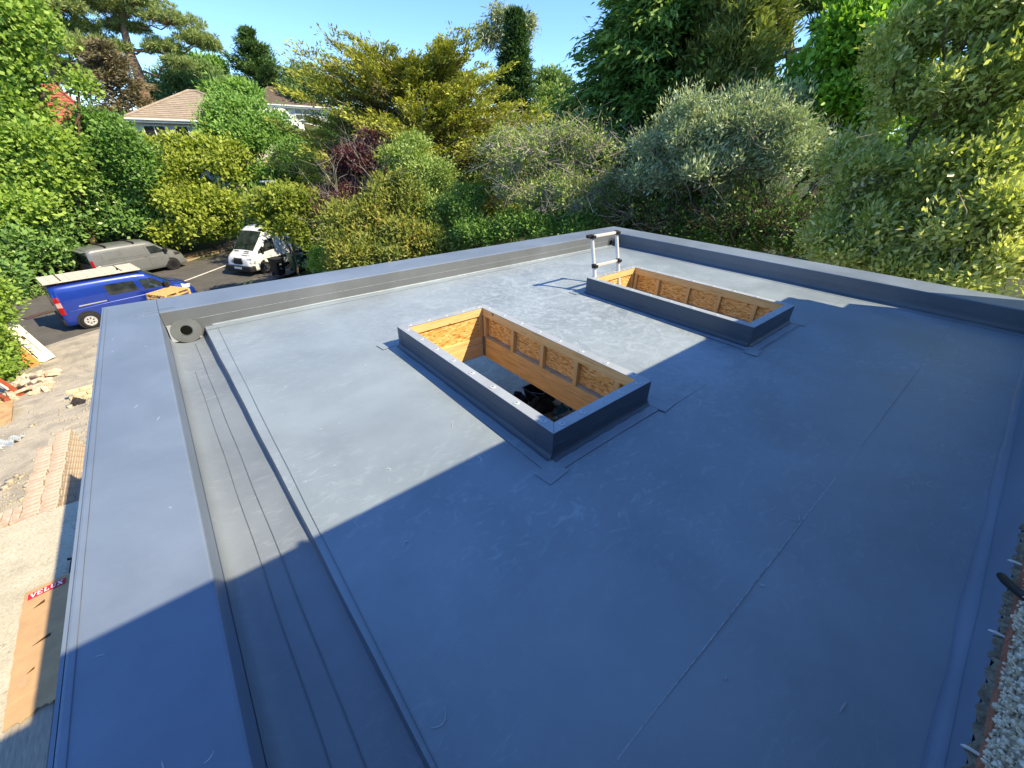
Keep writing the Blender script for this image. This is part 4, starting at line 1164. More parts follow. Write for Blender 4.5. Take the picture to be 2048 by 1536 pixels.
MB().box(-0.22, 0.12, -0.72, 0.72, 1.82, 1.87).build('roof_spoiler', M['greypaint'], gv.rt, bevel=0.02, smooth=True)
for q in (0.95, 2.35):
    MB().box(q, q + 0.09, -0.82, 0.82, 2.005, 2.04).build('roof_bar', M['black'], gv.rt, bevel=0.01)
    for sg in (-1, 1):
        MB().box(q, q + 0.09, sg * 0.74 - 0.04, sg * 0.74 + 0.04, 1.92, 2.005).build('bar_foot', M['black'], gv.rt)
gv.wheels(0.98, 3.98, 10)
gv.rt.scale = (.93, .93, .93)
gv.mirror(3.84, 1.24, M['black'])

# white van facing down the road, nose towards the drive
hx, hy = -0.83, -0.558
hd = math.atan2(hy, hx); dirv = Vector((hx, hy, 0)).normalized(); nl = Vector((-dirv.y, dirv.x, 0))
W_ = 2.02
org = Vector((4.62, 22.78, RZ)) - dirv * 4.55 - nl * (W_ / 2 - 0.06)
wv = Van('delivery_van', org, hd, 'white high roof delivery van with black grille half hidden by a small tree', 5.53, 2.50, W_,
         [(0, 2.30), (.05, 2.42), (.3, 2.48), (1.6, 2.50), (3.4, 2.50), (3.75, 2.44), (3.98, 2.28), (4.92, 1.33), (5.22, 1.20), (5.42, 1.04), (5.50, .85), (5.53, .5)],
         [(0, .94), (.12, .985), (.5, 1), (4.3, 1), (5.0, .95), (5.35, .88), (5.53, .80)], M['whitepaint'], 3.3, 0.345, M['steel'])
wv.body()
for sg in (-1, 1):
    dw = wv.side('door_window', [(3.55, 1.28), (4.48, 1.22), (4.10, 1.86), (3.50, 1.90)], M['glass'], sg)
    wv.side('quarter_window', [(4.52, 1.2), (4.82, 1.18), (4.72, 1.34), (4.36, 1.62)], M['trim'], sg)
    for pts_ in ([(3.38, .42), (3.38, 1.2), (3.36, 2.2)], [(4.42, .5), (4.55, .8), (4.52, 1.2)], [(2.1, .42), (2.1, 2.2)], [(0.3, 1.36), (3.4, 1.38)]):
        wv.line(pts_, sg, M['trim'], 0.006)
    wv.side('lower_trim', [(0.3, .62), (3.95, .62), (3.95, .80), (0.3, .80)], M['trim'], sg, 0.012, n=12)
    def hl(u, v, sg=sg):
        x = 4.98 + 0.44 * u; z = 0.80 + (0.34 - 0.18 * u) * v
        return (x, sg * (wv.ys(x, z) + 0.008), z)
    MB().grid(hl, 5, 4).build('headlamp', M['clearlens'], wv.rt, smooth=True)
wv.screen(3.98, 4.90, M['glass'], 0.94)
def nose(u, v):       # grille panel wrapped over the nose
    y = (u * 2 - 1) * 0.52; z = 0.68 + 0.34 * v
    x = float(np.interp(z, [0.5, .85, 1.04, 1.20], [5.53, 5.50, 5.42, 5.22])) + 0.03 - 0.05 * (y / 0.52) ** 2
    return (x, y * (0.82 + 0.18 * v), z)
gm = MB().grid(nose, 8, 6).build('grille', M['trim'], wv.rt, smooth=True)
for k in range(3):
    z = 0.76 + 0.08 * k
    xk = float(np.interp(z, [0.5, .85, 1.04, 1.20], [5.53, 5.50, 5.42, 5.22])) + 0.045
    MB().box(xk - 0.02, xk, -0.42, 0.42, z - 0.012, z + 0.012).build('grille_bar', M['black'], gm)
MB().box(5.20, 5.62, -0.96, 0.96, 0.26, 0.60).build('front_bumper', M['trim'], wv.rt, bevel=0.09, smooth=True, seg=3)
MB().box(5.615, 5.63, -0.26, 0.26, 0.42, 0.53).build('number_plate', M['print_white'], wv.rt)
MB().box(-0.06, 0.12, -0.9, 0.9, 0.30, 0.56).build('rear_bumper', M['trim'], wv.rt, bevel=0.05, smooth=True)
for sg in (-1, 1):
    MB().box(4.98, 5.06, sg * 0.36 - 0.16, sg * 0.36 + 0.16, 1.30, 1.345).build('bonnet_vent', M['trim'], wv.rt, bevel=0.01)
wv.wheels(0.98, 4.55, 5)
wv.mirror(4.5, 1.32, M['black'])
# dark sign writing on the bonnet (two short lines) and along the side
rnd = random.Random(11)
def glyph_marks(van, rows):
    k = 0
    for fn, n_, w in rows:
        for i in range(n_):
            a_ = fn(i / n_); b_ = fn((i + 0.62) / n_)
            a_ = Vector(a_); b_ = Vector(b_)
            MB().bar(a_, b_, w, 0.006).build('sign_letter', M['print_dark'], van.rt)
            if i % 2 == 0:
                m_ = (a_ + b_) / 2
                MB().bar(m_ + Vector((0.05, 0, 0.0)), m_ - Vector((0.05, 0, 0.0)), 0.022, 0.007).build('sign_letter', M['print_dark'], van.rt)
def bon(x, y):
    w = wv.hw(x) * PROF_W[-1]
    return (x, y, wv.zt(x) + 0.035 * (1 - min(1, (y / w) ** 2)) + 0.022)
glyph_marks(wv, [(lambda u: bon(5.16, 0.24 + 0.40 * u), 4, 0.10), (lambda u: bon(5.29, 0.24 + 0.42 * u), 5, 0.09)])
def sidept(x, z, sg=1): return (x, sg * (wv.ys(x, z) + 0.009), z)
for i in range(9):
    xa = 2.95 - i * 0.16; za = 1.62 + 0.03 * math.sin(i * 2.2)
    MB().bar(sidept(xa, za), sidept(xa - 0.10, za + 0.02 * (-1) ** i), 0.010, 0.14 if i % 3 else 0.24).build('sign_letter', M['print_dark'], wv.rt)

# ------------------------------------------------------------------ wheelie bins, lamp, pallets
def bin_(loc, rz, bodym, lidm, label, marks):
    rt = root('wheelie_bin', loc, label, 'bin', None, rz, True)
    mb = MB()
    w0, w1, d0, d1 = .22, .28, .26, .34
    mb.add([(-w0, -d0, .08), (w0, -d0, .08), (w0, d0, .08), (-w0, d0, .08), (-w1, -d1, .94), (w1, -d1, .94), (w1, d1, .94), (-w1, d1, .94)],
           [(0, 3, 2, 1), (4, 5, 6, 7), (0, 1, 5, 4), (1, 2, 6, 5), (2, 3, 7, 6), (3, 0, 4, 7)])
    mb.build('body', bodym, rt, bevel=0.03, smooth=True)
    MB().box(-w1 - .02, w1 + .02, -d1 - .04, d1 + .03, .945, 1.02).build('lid', lidm, rt, bevel=0.03, smooth=True)
    MB().tube([(-w1 * .8, d1 + .07, .93), (w1 * .8, d1 + .07, .93)], .016, 8).build('handle', lidm, rt)
    for sx in (-1, 1):
        T = Matrix.Translation((sx * .24, .24, .10)) @ Matrix.Rotation(R(90), 4, 'Y')
        MB().lathe([(.1, -.025), (.1, .025)], 18, T).build('wheel', M['rubber'], rt, bevel=0.01)
    for (txt, z, sz_) in marks:
        cu = bpy.data.curves.new('number', 'FONT'); cu.body = txt; cu.size = sz_; cu.align_x = 'CENTER'; cu.extrude = 0.003
        to = bpy.data.objects.new('tmp', cu); COL.objects.link(to)
        dg = bpy.context.evaluated_depsgraph_get(); dg.update()
        me_ = bpy.data.meshes.new_from_object(to.evaluated_get(dg)); bpy.data.objects.remove(to)
        me_.materials.clear(); me_.materials.append(M['print_white'])
        o = bpy.data.objects.new('number', me_); COL.objects.link(o); o.parent = rt
        yb = -(d0 + (d1 - d0) * (z - .08) / .86) - .012
        o.location = (0, yb, z); o.rotation_euler = (R(90 - 5), 0, 0)
    return rt
b1 = bin_((4.92, 20.75, gh(4.92, 20.75) + 0.14), R(24), M['black'], M['black'], 'black wheelie bin standing at the kerb by the white van', [('C', .42, .22), ('88', .66, .12)])
b2 = bin_((5.95, 20.95, gh(5.95, 20.95) + 0.14), R(10), M['greenbin'], M['greenbin'], 'green wheelie bin with white sticker under the shrub', [('88', .62, .24), ('N', .36, .24)])

lp = root('street_lamp', (6.3, 22.7, gh(6.3, 22.7)), 'pale grey street lamp rising behind the small tree at the kerb', 'street lamp')
MB().tube([(6.3, 22.7, -4.9), (6.3, 22.7, -3.6), (6.3, 23.0, -0.6), (6.28, 23.1, -0.05)], [.075, .06, .055, .05], 10).build('post', M['lampgrey'], lp, smooth=True)
MB().box(5.62, 6.52, 22.98, 23.22, -0.06, 0.04).build('lamp_head', M['lampgrey'], lp, bevel=0.04, smooth=True)

def pallet(loc, rz, label):
    rt = root('pallet', loc, label, 'pallet', 'pallets stacked on the drive', rz, True)
    for k in range(7): MB().box(-.62, .62, -.52 + k * .158, -.42 + k * .158, .128, .15).build('deck_board', M['pale_timber'], rt, bevel=0.003)
    for k in range(3):
        MB().box(-.62 + k * .57, -.52 + k * .57, -.52, .52, .106, .127).build('stringer_board', M['pale_timber'], rt)
        for q in range(3): MB().box(-.62 + k * .57, -.52 + k * .57, -.52 + q * .47, -.42 + q * .47, .022, .105).build('block', M['pale_timber'], rt)
    for k in range(3): MB().box(-.62, .62, -.52 + k * .47, -.42 + k * .47, .0, .021).build('base_board', M['pale_timber'], rt)
    return rt
pz = gh(-0.3, 17.7) + 0.06
NTH = ['weathered pallet at the bottom of the stack beside the blue van', 'pallet second from the ground in the stack by the blue van', 'pallet third from the ground in the stack by the blue van',
       'pallet fourth from the ground in the stack by the blue van', 'pallet lying just under the topmost one beside the blue van', 'pale topmost pallet of the stack beside the blue van']
for k, lb in enumerate(NTH):
    pallet((-0.30 + 0.05 * math.sin(k * 2.3) + (0.06 if k == 5 else 0), 17.70 + 0.05 * math.cos(k * 1.7) + (0.1 if k == 5 else 0), pz + .152 * k), R(38 + 4 * math.sin(k * 1.9)), lb)

# ------------------------------------------------------------------ builders' waste on the drive
rnd = random.Random(21)
brick_me = MB().box(-.1075, .1075, -.051, .051, -.0325, .0325).mesh('brick', bevel=0.006, seg=1)
brick_me.materials.append(M['rubblebrick'])
half_me = MB().add([(-.06, -.051, -.0325), (.05, -.051, -.0325), (.07, .051, -.0325), (-.06, .051, -.0325), (-.06, -.051, .0325), (.07, -.051, .0325), (.04, .051, .0325), (-.06, .051, .0325)],
    [(0, 3, 2, 1), (4, 5, 6, 7), (0, 1, 5, 4), (1, 2, 6, 5), (2, 3, 7, 6), (3, 0, 4, 7)]).mesh('half_brick', bevel=0.006, seg=1)
half_me.materials.append(M['rubblebrick'])
for k in range(62):
    t = rnd.random()
    x = -4.65 + 0.95 * rnd.random(); y = 10.3 + 2.0 * rnd.random()
    d = math.hypot((x + 4.15) / .55, (y - 11.4) / 1.1)
    lay = max(0, int((1.25 - d) * 3))
    z = gh(x, y) + 0.045 + 0.04 + 0.07 * rnd.randint(0, lay)
    o = shared('brick', brick_me if rnd.random() < .65 else half_me, None, (x, y, z), (rnd.uniform(-.35, .35), rnd.uniform(-.35, .35), rnd.uniform(0, 3.14)), (1.25, 1.25, 1.25))
    tag(o, 'dusty old brick tipped in the rubble heap by the hedge', 'brick', 'bricks in the rubble heap')
yb_me = MB().box(-.1075, .1075, -.051, .051, -.0325, .0325).mesh('buff_brick', bevel=0.005, seg=1); yb_me.materials.append(M['yellowbrick'])
bs = 0
for row in range(3):
    for k in range(5 - row % 2):
        x = -2.95 + k * .275 + (row % 2) * .1 + row * 0.03; y = 8.95 - row * .14
        o = shared('brick', yb_me, None, (x, y, gh(x, y) + .075 + .09 * (2 - row)), (0, 0, R(rnd.uniform(-3, 3) + 3)), (1.22, 1.22, 1.3))
        tag(o, 'buff brick laid in the short row across the drive', 'brick', 'buff bricks in a row')
        if row < 2:
            o = shared('brick', yb_me, None, (x, y, gh(x, y) + .075 - 0.0), (0, 0, R(3)), (1.22, 1.22, 1.3))
            tag(o, 'buff brick laid in the short row across the drive', 'brick', 'buff bricks in a row')

# broken garden wall: brick courses and coping, beside the terrace
gw = root('garden_wall', (-2.62, 3.7, -3.9), 'broken brick garden wall with dusty coping running off the terrace', 'garden wall')
gb = MB().box(-.105, .105, -.05, .05, -.032, .032).mesh('brick', bevel=0.005, seg=1); gb.materials.append(M['brick'])
WX = -2.44
MB().box(-2.78, WX - 0.012, 2.2, 5.0, -4.2, -3.29).build('mortar_core', M['mortar'], gw)
for r_ in range(8):
    z = -3.325 - r_ * .078
    y = 2.22 + (0.11 if r_ % 2 else 0)
    while y < 5.05 - r_ * 0.0:
        shared('brick', gb, gw, (WX - .05 + rnd.uniform(-.003, .004), y + .105, z), (0, 0, R(90)), (1, 1, 1)); y += .222
y = 2.2
while y < 5.0:
    shared('coping_brick', gb, gw, (WX - .10 + rnd.uniform(-.01, .01), y + .055, -3.25 + rnd.uniform(-.004, .006)), (0, 0, R(rnd.uniform(-2, 2))), (1.0, 1.05, 1.0))
    if y < 4.5: shared('coping_brick', gb, gw, (WX - .325 + rnd.uniform(-.02, .02), y + .055, -3.25 + rnd.uniform(-.01, .006)), (0, rnd.uniform(-.05, .05), R(rnd.uniform(-5, 5))), (1.0, 1.05, 1.0))
    y += .112
st_ = root('brick_step', (-3.35, 2.6, -3.7), 'low brick step at the edge of the concrete terrace', 'step')
for k in range(9):
    for q in range(2):
        shared('brick', gb, st_, (-3.75 + k * .112, 2.48 + q * .22, -3.32 - 0.01 * q), (0, 0, R(90 + rnd.uniform(-3, 3))))
MB().box(-3.85, -2.78, 2.22, 2.82, -4.1, -3.36).build('mortar_core', M['mortar'], st_)

# leaning door and boards
def slab(name, a, b, side, w, th, mat, label, cat, extra=None):
    a = Vector(a); b = Vector(b); s_ = Vector(side).normalized() * w
    n_ = (b - a).cross(s_).normalized() * th
    rt = root(name, a, label, cat)
    mb = MB(); vs = [a, a + s_, b + s_, b]; vs = [tuple(p) for p in vs] + [tuple(p + n_) for p in vs]
    mb.add(vs, [(0, 3, 2, 1), (4, 5, 6, 7), (0, 1, 5, 4), (1, 2, 6, 5), (2, 3, 7, 6), (3, 0, 4, 7)])
    mb.build('leaf' if cat == 'door' else 'sheet', mat, rt, bevel=0.004)
    if extra:
        for (u0, u1, v0, v1, m_, nm) in extra:
            P = lambda u, v: a + s_ * u + (b - a) * v
            off = n_.normalized() * (th + 0.001) if n_.z > 0 else -n_.normalized() * 0.004
            MB().poly([tuple(P(u0, v0) + off), tuple(P(u1, v0) + off), tuple(P(u1, v1) + off), tuple(P(u0, v1) + off)], 0.006, n_.normalized()).build(nm, m_, rt)
    return rt
dz_ = gh(-4.15, 13.9) + 0.06
slab('door', (-4.32, 13.72, dz_), (-4.95, 14.55, dz_ + 1.42), (0.75, 0.66, 0.1), 0.50, 0.045, M['doorwhite'], 'old white painted door propped against the hedge', 'door',
     [(.12, .20, .10, .92, M['slot_shade_and_plate'], 'groove_shade'), (.60, .64, .18, .55, M['slot_shade_and_plate'], 'groove_shade'), (.45, .62, .50, .58, M['slot_shade_and_plate'], 'lock_plate'), (.5, .56, .66, .71, M['slot_shade_and_plate'], 'latch_hole_shade')])  # grooves and latch hole are flat pieces with their inner shade as colour
slab('wooden_board', (-4.52, 13.55, dz_), (-5.15, 14.38, dz_ + 1.42), (0.75, 0.62, 0.05), 0.30, 0.04, M['orangewood'], 'orange stained board leaning beside the white door', 'board')
def beam(a, b, w, h, mat, label, name='timber_beam'):
    a = Vector(a); b = Vector(b)
    o = MB().bar(a, b, w, h).build(name, M[mat], None, bevel=0.006)
    return tag(o, label, 'timber')
z_ = gh(-4.5, 11.2)
beam((-5.3, 12.6, z_ + .55), (-4.28, 10.55, z_ + .10), .15, .09, 'redwood', 'long red stained timber resting on the rubble heap')
beam((-5.25, 12.25, z_ + .62), (-4.5, 10.75, z_ + .32), .05, .07, 'doorwhite', 'thin white batten lying on the red timbers')
fr = root('window_frame', (-4.6, 10.0, z_), 'orange red wooden frame corner lying by the rubble', 'frame')
MB().bar((-5.1, 11.2, z_ + .38), (-4.42, 10.05, z_ + .30), .10, .09).build('rail', M['redwood'], fr, bevel=0.006)
MB().bar((-4.42, 10.05, z_ + .30), (-4.38, 9.35, z_ + .06), .10, .09).build('stile', M['redwood'], fr, bevel=0.006)
MB().bar((-5.0, 10.7, z_ + .25), (-4.5, 9.9, z_ + .18), .22, .02).build('panel', M['pale_timber'], fr)
z_ = gh(-4.6, 8.8)
slab('plywood_sheet', (-5.1, 8.2, z_ + .08), (-5.1, 9.3, z_ + .30), (1, 0.15, 0), 0.95, 0.025, plain('plywood', (0.42, 0.27, 0.14), 0.8, 0.2), 'brown plywood offcut lying on the drive', 'plywood')
o = MB().grid(lambda u, v: (-4.55 + .75 * u + .1 * v, 6.75 + .5 * v, gh(-4.2, 7) + .09 + .07 * math.sin(u * 7 + v * 3) * math.sin(v * 5 + 1) + .05 * math.sin(u * 19 + v * 13)), 16, 12).build('plastic_sheet', M['bluebag'])
sm = o.modifiers.new('thickness', 'SOLIDIFY'); sm.thickness = 0.008
tag(o, 'crumpled grey plastic sheet lying on the drive', 'plastic sheet')
o = MB().grid(lambda u, v: (-3.02 + .30 * u, 8.28 + .24 * v, gh(-2.9, 8.4) + .06 + .17 * math.sin(u * 3.14) * math.sin(v * 3.14) + .03 * math.sin(u * 23) * math.sin(v * 17)), 14, 12).build('rubble_sack', M['bagcloth'])
sm = o.modifiers.new('thickness', 'SOLIDIFY'); sm.thickness = 0.01
tag(o, 'small black sack slumped beside the row of buff bricks', 'sack')
# chunks of concrete and stone scattered on the drive (too small to count)
nS = 1500
sx = np.concatenate([rg.uniform(-5.5, -1.2, 700), rg.normal(-2.2, .35, 500), rg.uniform(-3.6, -2.6, 300)])
sy = np.concatenate([rg.uniform(2.5, 15, 700), rg.normal(6.8, 1.2, 500), rg.uniform(2.6, 5, 300)])
ss = rg.uniform(.008, .024, nS) * np.where(rg.random(nS) < .06, 2.6, 1)
Vs = base_v[None] * (ss[:, None] * rg.uniform(.6, 1.4, (nS, 3)))[:, None, :]
Vs = np.einsum('nij,nvj->nvi', Rz[:nS], Vs)
Vs[:, :, 0] += sx[:, None]; Vs[:, :, 1] += sy[:, None]; Vs[:, :, 2] += (gz(sx, sy) + .045 + ss * .25)[:, None]
o = obj_from('rubble', fast_mesh('rubble', Vs.reshape(-1, 3), (base_f[None] + (np.arange(nS) * BN)[:, None, None]).reshape(-1, 4)), M['mortar'])
tag(o, 'small broken stones and mortar crumbs scattered over the drive', 'rubble', kind='stuff')
# broken slabs between the wall and the building
for k in range(10):
    x = rnd.uniform(-2.35, -1.3); y = rnd.uniform(4.6, 8.0); s_ = rnd.uniform(.18, .36)
    T = Matrix.Translation((x, y, gh(x, y) + .09)) @ Matrix.Rotation(rnd.uniform(0, 3), 4, 'Z') @ Matrix.Rotation(rnd.uniform(-.25, .25), 4, 'X')
    o = MB().add([(-s_, -s_ * .6, -.04), (s_ * .8, -s_ * .7, -.04), (s_, s_ * .5, -.04), (-s_ * .5, s_ * .7, -.04), (-s_, -s_ * .6, .04), (s_ * .8, -s_ * .7, .04), (s_, s_ * .5, .04), (-s_ * .5, s_ * .7, .04)],
        [(0, 3, 2, 1), (4, 5, 6, 7), (0, 1, 5, 4), (1, 2, 6, 5), (2, 3, 7, 6), (3, 0, 4, 7)], T).build('broken_slab', M['mortar'], None, bevel=0.015)
    tag(o, 'broken lump of concrete slab between the garden wall and the buff bricks', 'concrete lump', 'broken concrete lumps')

# flattened box printed VELUX, batten and rod on the terrace
cb = root('cardboard_box', (-2.3, -.5, -3.19), 'flattened brown cardboard box printed VELUX lying on the terrace', 'cardboard box')
zc = -3.15
def cardz(u, v): return zc + 0.02 * math.sin(u * 3) + 0.05 * v * (1 - v)
C0, C1, C2, C3 = Vector((-2.50, -1.53, 0)), Vector((-1.75, -1.40, 0)), Vector((-1.78, .42, 0)), Vector((-2.555, .40, 0))
def cardp(u, v, up=0.0):
    p = (C0 * (1 - u) + C1 * u) * (1 - v) + (C3 * (1 - u) + C2 * u) * v
    if v < 0.001: p = p + Vector((0, 0.02 * math.sin(u * 23) + .012 * math.sin(u * 61 + 1), 0))
    if u < 0.001: p = p + Vector((0.004 * math.sin(v * 47) + 0.003 * math.sin(v * 83), 0, 0))
    return (p.x, p.y, cardz(u, v) + up)
mb = MB().grid(lambda u, v: cardp(u, v), 24, 30)
o = mb.build('sheet', M['card'], cb); sm = o.modifiers.new('thickness', 'SOLIDIFY'); sm.thickness = 0.012
for v in (.145, .83):
    MB().tube([cardp(u / 10, v, .012) for u in range(11)], .004, 6).build('fold', M['card'], cb)
def patch(u0, u1, v0, v1, mat, name, up=.019):
    return MB().grid(lambda u, v: cardp(u0 + (u1 - u0) * u, v0 + (v1 - v0) * v, up), 6, 3).build(name, mat, cb)
patch(.055, .52, .905, .962, M['velux_red'], 'red_label')
# letters with slab serifs drawn as strokes in a unit box
LET = {'V': [((0, 1), (.5, 0), .24), ((.5, 0), (1, 1), .13), ((-.12, 1), (.3, 1), .09), ((.75, 1), (1.12, 1), .09)],
       'E': [((.12, 0), (.12, 1), .24), ((0, 0), (.95, 0), .11), ((0, 1), (.95, 1), .11), ((.1, .52), (.7, .52), .10), ((.92, 0), (.92, .25), .1), ((.92, .75), (.92, 1), .1)],
       'L': [((.2, 0), (.2, 1), .24), ((0, 1), (.45, 1), .09), ((0, 0), (.95, 0), .11), ((.92, 0), (.92, .3), .1)],
       'U': [((.16, .15), (.16, 1), .24), ((.86, .15), (.86, 1), .12), ((.16, .08), (.86, .08), .14), ((-.02, 1), (.38, 1), .09), ((.68, 1), (1.04, 1), .09)],
       'X': [((.05, 1), (.95, 0), .24), ((.05, 0), (.95, 1), .12), ((-.1, 1), (.3, 1), .09), ((.7, 1), (1.1, 1), .09), ((-.1, 0), (.3, 0), .09), ((.7, 0), (1.1, 0), .09)]}
u = .095
for ch in 'VELUX':
    mb = MB()
    for (a_, b_, w) in LET[ch]:
        A = Vector(cardp(u + a_[0] * .058, .916 + a_[1] * .034, .0225)); B = Vector(cardp(u + b_[0] * .058, .916 + b_[1] * .034, .0225))
        mb.bar(A, B, w * .062, .004)
    mb.build('printed_letter', M['print_white'], cb)
    u += .082
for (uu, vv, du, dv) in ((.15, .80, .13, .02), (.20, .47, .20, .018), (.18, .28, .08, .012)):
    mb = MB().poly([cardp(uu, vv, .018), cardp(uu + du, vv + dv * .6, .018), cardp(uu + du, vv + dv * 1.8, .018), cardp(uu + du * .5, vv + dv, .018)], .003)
    mb.build('hand_slot_shade', M['slot_shade_and_plate'], cb)  # no opening cut: dark flat piece paints the shade inside the slot
patch(.10, .22, .20, .27, plain('clear_tape', (0.50, 0.32, 0.17), 0.25, 0.5), 'tape', .018)
o = MB().box(-2.50, -2.14, -3.6, -.9, -3.195, -3.165).build('scaffold_plank', plain('grey_plank', (0.34, 0.31, 0.26), 0.85, 0.2, stretch=(12, 1, 12)), None, bevel=0.006)
tag(o, 'weathered grey plank poking out from under the cardboard box', 'plank')
o = MB().box(-2.10, -2.045, -3.4, -.7, -3.195, -3.13).build('timber_batten', M['bagcloth'], None, bevel=0.006)
tag(o, 'narrow dark batten lying alongside the grey plank', 'batten')
o = MB().tube([(-2.13, .42, -3.15), (-2.12, .72, -3.14), (-2.17, .74, -3.14)], .018, 8).build('metal_rod', M['rubber'], None, smooth=True)
tag(o, 'short dark hooked rod lying beyond the cardboard box', 'rod')

# ------------------------------------------------------------------ tools on the floor below the open kerb
fz = -2.95
bk = root('mortar_bucket', (5.72, -.62, fz), 'square black bucket on the floor seen through the kerb', 'bucket')
mb = MB(); w0, w1, h_ = .20, .26, .34
for i, (w, z) in enumerate(((w0, 0), (w1, h_), (w1 + .02, h_), (w1 + .02, h_ - .03), (w1 - .015, h_ - .03), (w0 - .01, .02))):
    mb.v += [(5.72 - w * 1.2, -.62 - w, fz + z), (5.72 + w * 1.2, -.62 - w, fz + z), (5.72 + w * 1.2, -.62 + w, fz + z), (5.72 - w * 1.2, -.62 + w, fz + z)]
for i in (0, 1): mb.f += [(i * 4 + j, i * 4 + (j + 1) % 4, i * 4 + 4 + (j + 1) % 4, i * 4 + 4 + j) for j in range(4)]
mb.f += [(4 * 4 + j, 4 * 4 + (j + 1) % 4, 20 + (j + 1) % 4, 20 + j) for j in range(4)]; mb.f += [(8 + j, 8 + (j + 1) % 4, 16 + (j + 1) % 4, 16 + j) for j in range(4)]
mb.f += [(0, 1, 2, 3), (20, 21, 22, 23)]
mb.build('tub', M['black'], bk)
MB().tube([(5.72 - .3, -.62, fz + .33), (5.72 - .2, -.85, fz + .36), (5.72 + .2, -.85, fz + .36), (5.72 + .3, -.62, fz + .33)], .008, 6).build('handle', M['steel'], bk)
def blob(c, r_, seed, n=14):
    rr = random.Random(seed); ph = [rr.uniform(0, 6) for _ in range(6)]
    def fn(u, v):
        t = 2 * math.pi * u; p = math.pi * v
        k = 1 + .16 * math.sin(3 * t + ph[0] + 2 * p) + .12 * math.sin(5 * p + ph[1]) + .08 * math.sin(7 * t + ph[2])
        return (c[0] + r_[0] * k * math.cos(t) * math.sin(p), c[1] + r_[1] * k * math.sin(t) * math.sin(p), max(fz + .002, c[2] + r_[2] * k * math.cos(p)))
    return MB().grid(fn, n * 2, n)
tb = root('tool_bag', (5.42, -.95, fz), 'dark slumped tool bag beside the black bucket', 'bag')
blob((5.42, -.95, fz + .13), (.27, .20, .20), 2).build('body', M['bagcloth'], tb, smooth=True)
MB().tube([(5.25, -.95, fz + .25), (5.32, -.97, fz + .40), (5.50, -.95, fz + .40), (5.58, -.93, fz + .25)], .014, 8).build('handle', M['black'], tb, smooth=True)
jk = blob((5.22, -.42, fz + .09), (.20, .22, .16), 5).build('work_jacket', M['bagcloth'], None, smooth=True); tag(jk, 'dark jacket dropped in a heap by the bucket', 'jacket')
dr = root('power_tool', (5.66, -1.34, fz), 'teal power tool with grey casing on the floor', 'power tool')
blob((5.66, -1.30, fz + .12), (.17, .09, .09), 8).build('casing', M['teal'], dr, smooth=True)
blob((5.55, -1.40, fz + .06), (.16, .08, .06), 9).build('guard', M['bluebag'], dr, smooth=True)
MB().tube([(5.5, -1.36, fz + .10), (5.62, -1.2, fz + .20), (5.78, -1.28, fz + .12)], .022, 8).build('handle', M['black'], dr, smooth=True)
for k, (x, y, a_) in enumerate(((5.95, -1.05, .4), (6.02, -1.25, .9), (5.85, -1.12, -.2))):
    o = MB().box(-.11, .11, -.022, .022, 0, .03, Matrix.Translation((x, y, fz + .002)) @ Matrix.Rotation(a_, 4, 'Z')).build('hand_tool', M['black'], None, bevel=0.006)
    tag(o, 'small black hand tool on the floor near the teal power tool', 'hand tool', 'hand tools on the floor')

# ------------------------------------------------------------------ bungalows up the bank
def slope(mb, A, B, D, C_, n, th=0.045):
    """stepped tile courses from eave A-B up to D-C"""
    A, B, C_, D = map(Vector, (A, B, C_, D))
    nr = (B - A).cross(D - A).normalized()
    if nr.z < 0: nr = -nr
    for k in range(n):
        a0, b0 = A.lerp(D, k / n), B.lerp(C_, k / n)
        a1, b1 = A.lerp(D, min(1, (k + 1.15) / n)), B.lerp(C_, min(1, (k + 1.15) / n))
        vs = [a0 + nr * th, b0 + nr * th, b1, a1, a0 - nr * .03, b0 - nr * .03]
        mb.add([tuple(p) for p in vs], [(0, 1, 2, 3), (4, 5, 1, 0)])
def bungalow(name, loc, x0, x1, y0, y1, ze, zr, rx0, rx1, ry, tile, label, wallm='render', n=16):
    rt = root(name, loc, label, 'house', 'bungalows up the bank')
    zb = min(gh(x0, y0), gh(x1, y0)) - .6
    MB().box(x0 + .4, x1 - .4, y0 + .4, y1 - .4, zb, ze + .05).build('wall', M[wallm], rt)
    rf = MB()
    slope(rf, (x0, y0, ze), (x1, y0, ze), (rx0, ry, zr), (rx1, ry, zr), n); slope(rf, (x1, y1, ze), (x0, y1, ze), (rx1, ry, zr), (rx0, ry, zr), n)
    slope(rf, (x0, y1, ze), (x0, y0, ze), (rx0, ry, zr), (rx0, ry, zr), n); slope(rf, (x1, y0, ze), (x1, y1, ze), (rx1, ry, zr), (rx1, ry, zr), n)
    r_ = rf.build('roof', M[tile], rt)
    mb = MB()
    for a_, b_ in (((x0, y0, ze), (rx0, ry, zr)), ((x1, y0, ze), (rx1, ry, zr)), ((rx0, ry, zr), (rx1, ry, zr)), ((x0, y1, ze), (rx0, ry, zr))):
        mb.tube([Vector(a_) + Vector((0, 0, .05)), Vector(b_) + Vector((0, 0, .06))], .09, 8)
    mb.build('ridge_tiles', M[tile], r_)
    MB().box(x0 - .02, x1 + .02, y0 - .04, y0 - .005, ze - .20, ze + .03).build('fascia', M['soffit'], rt)
    MB().tube([(x0 - .05, y0 - .10, ze - .02), (x1 + .05, y0 - .10, ze - .02)], .06, 8).build('gutter', M['gutter_w'], rt)
    MB().box(x0, x1, y0, y0 + .42, ze - .2, ze - .17).build('soffit', M['soffit'], rt)
    return rt
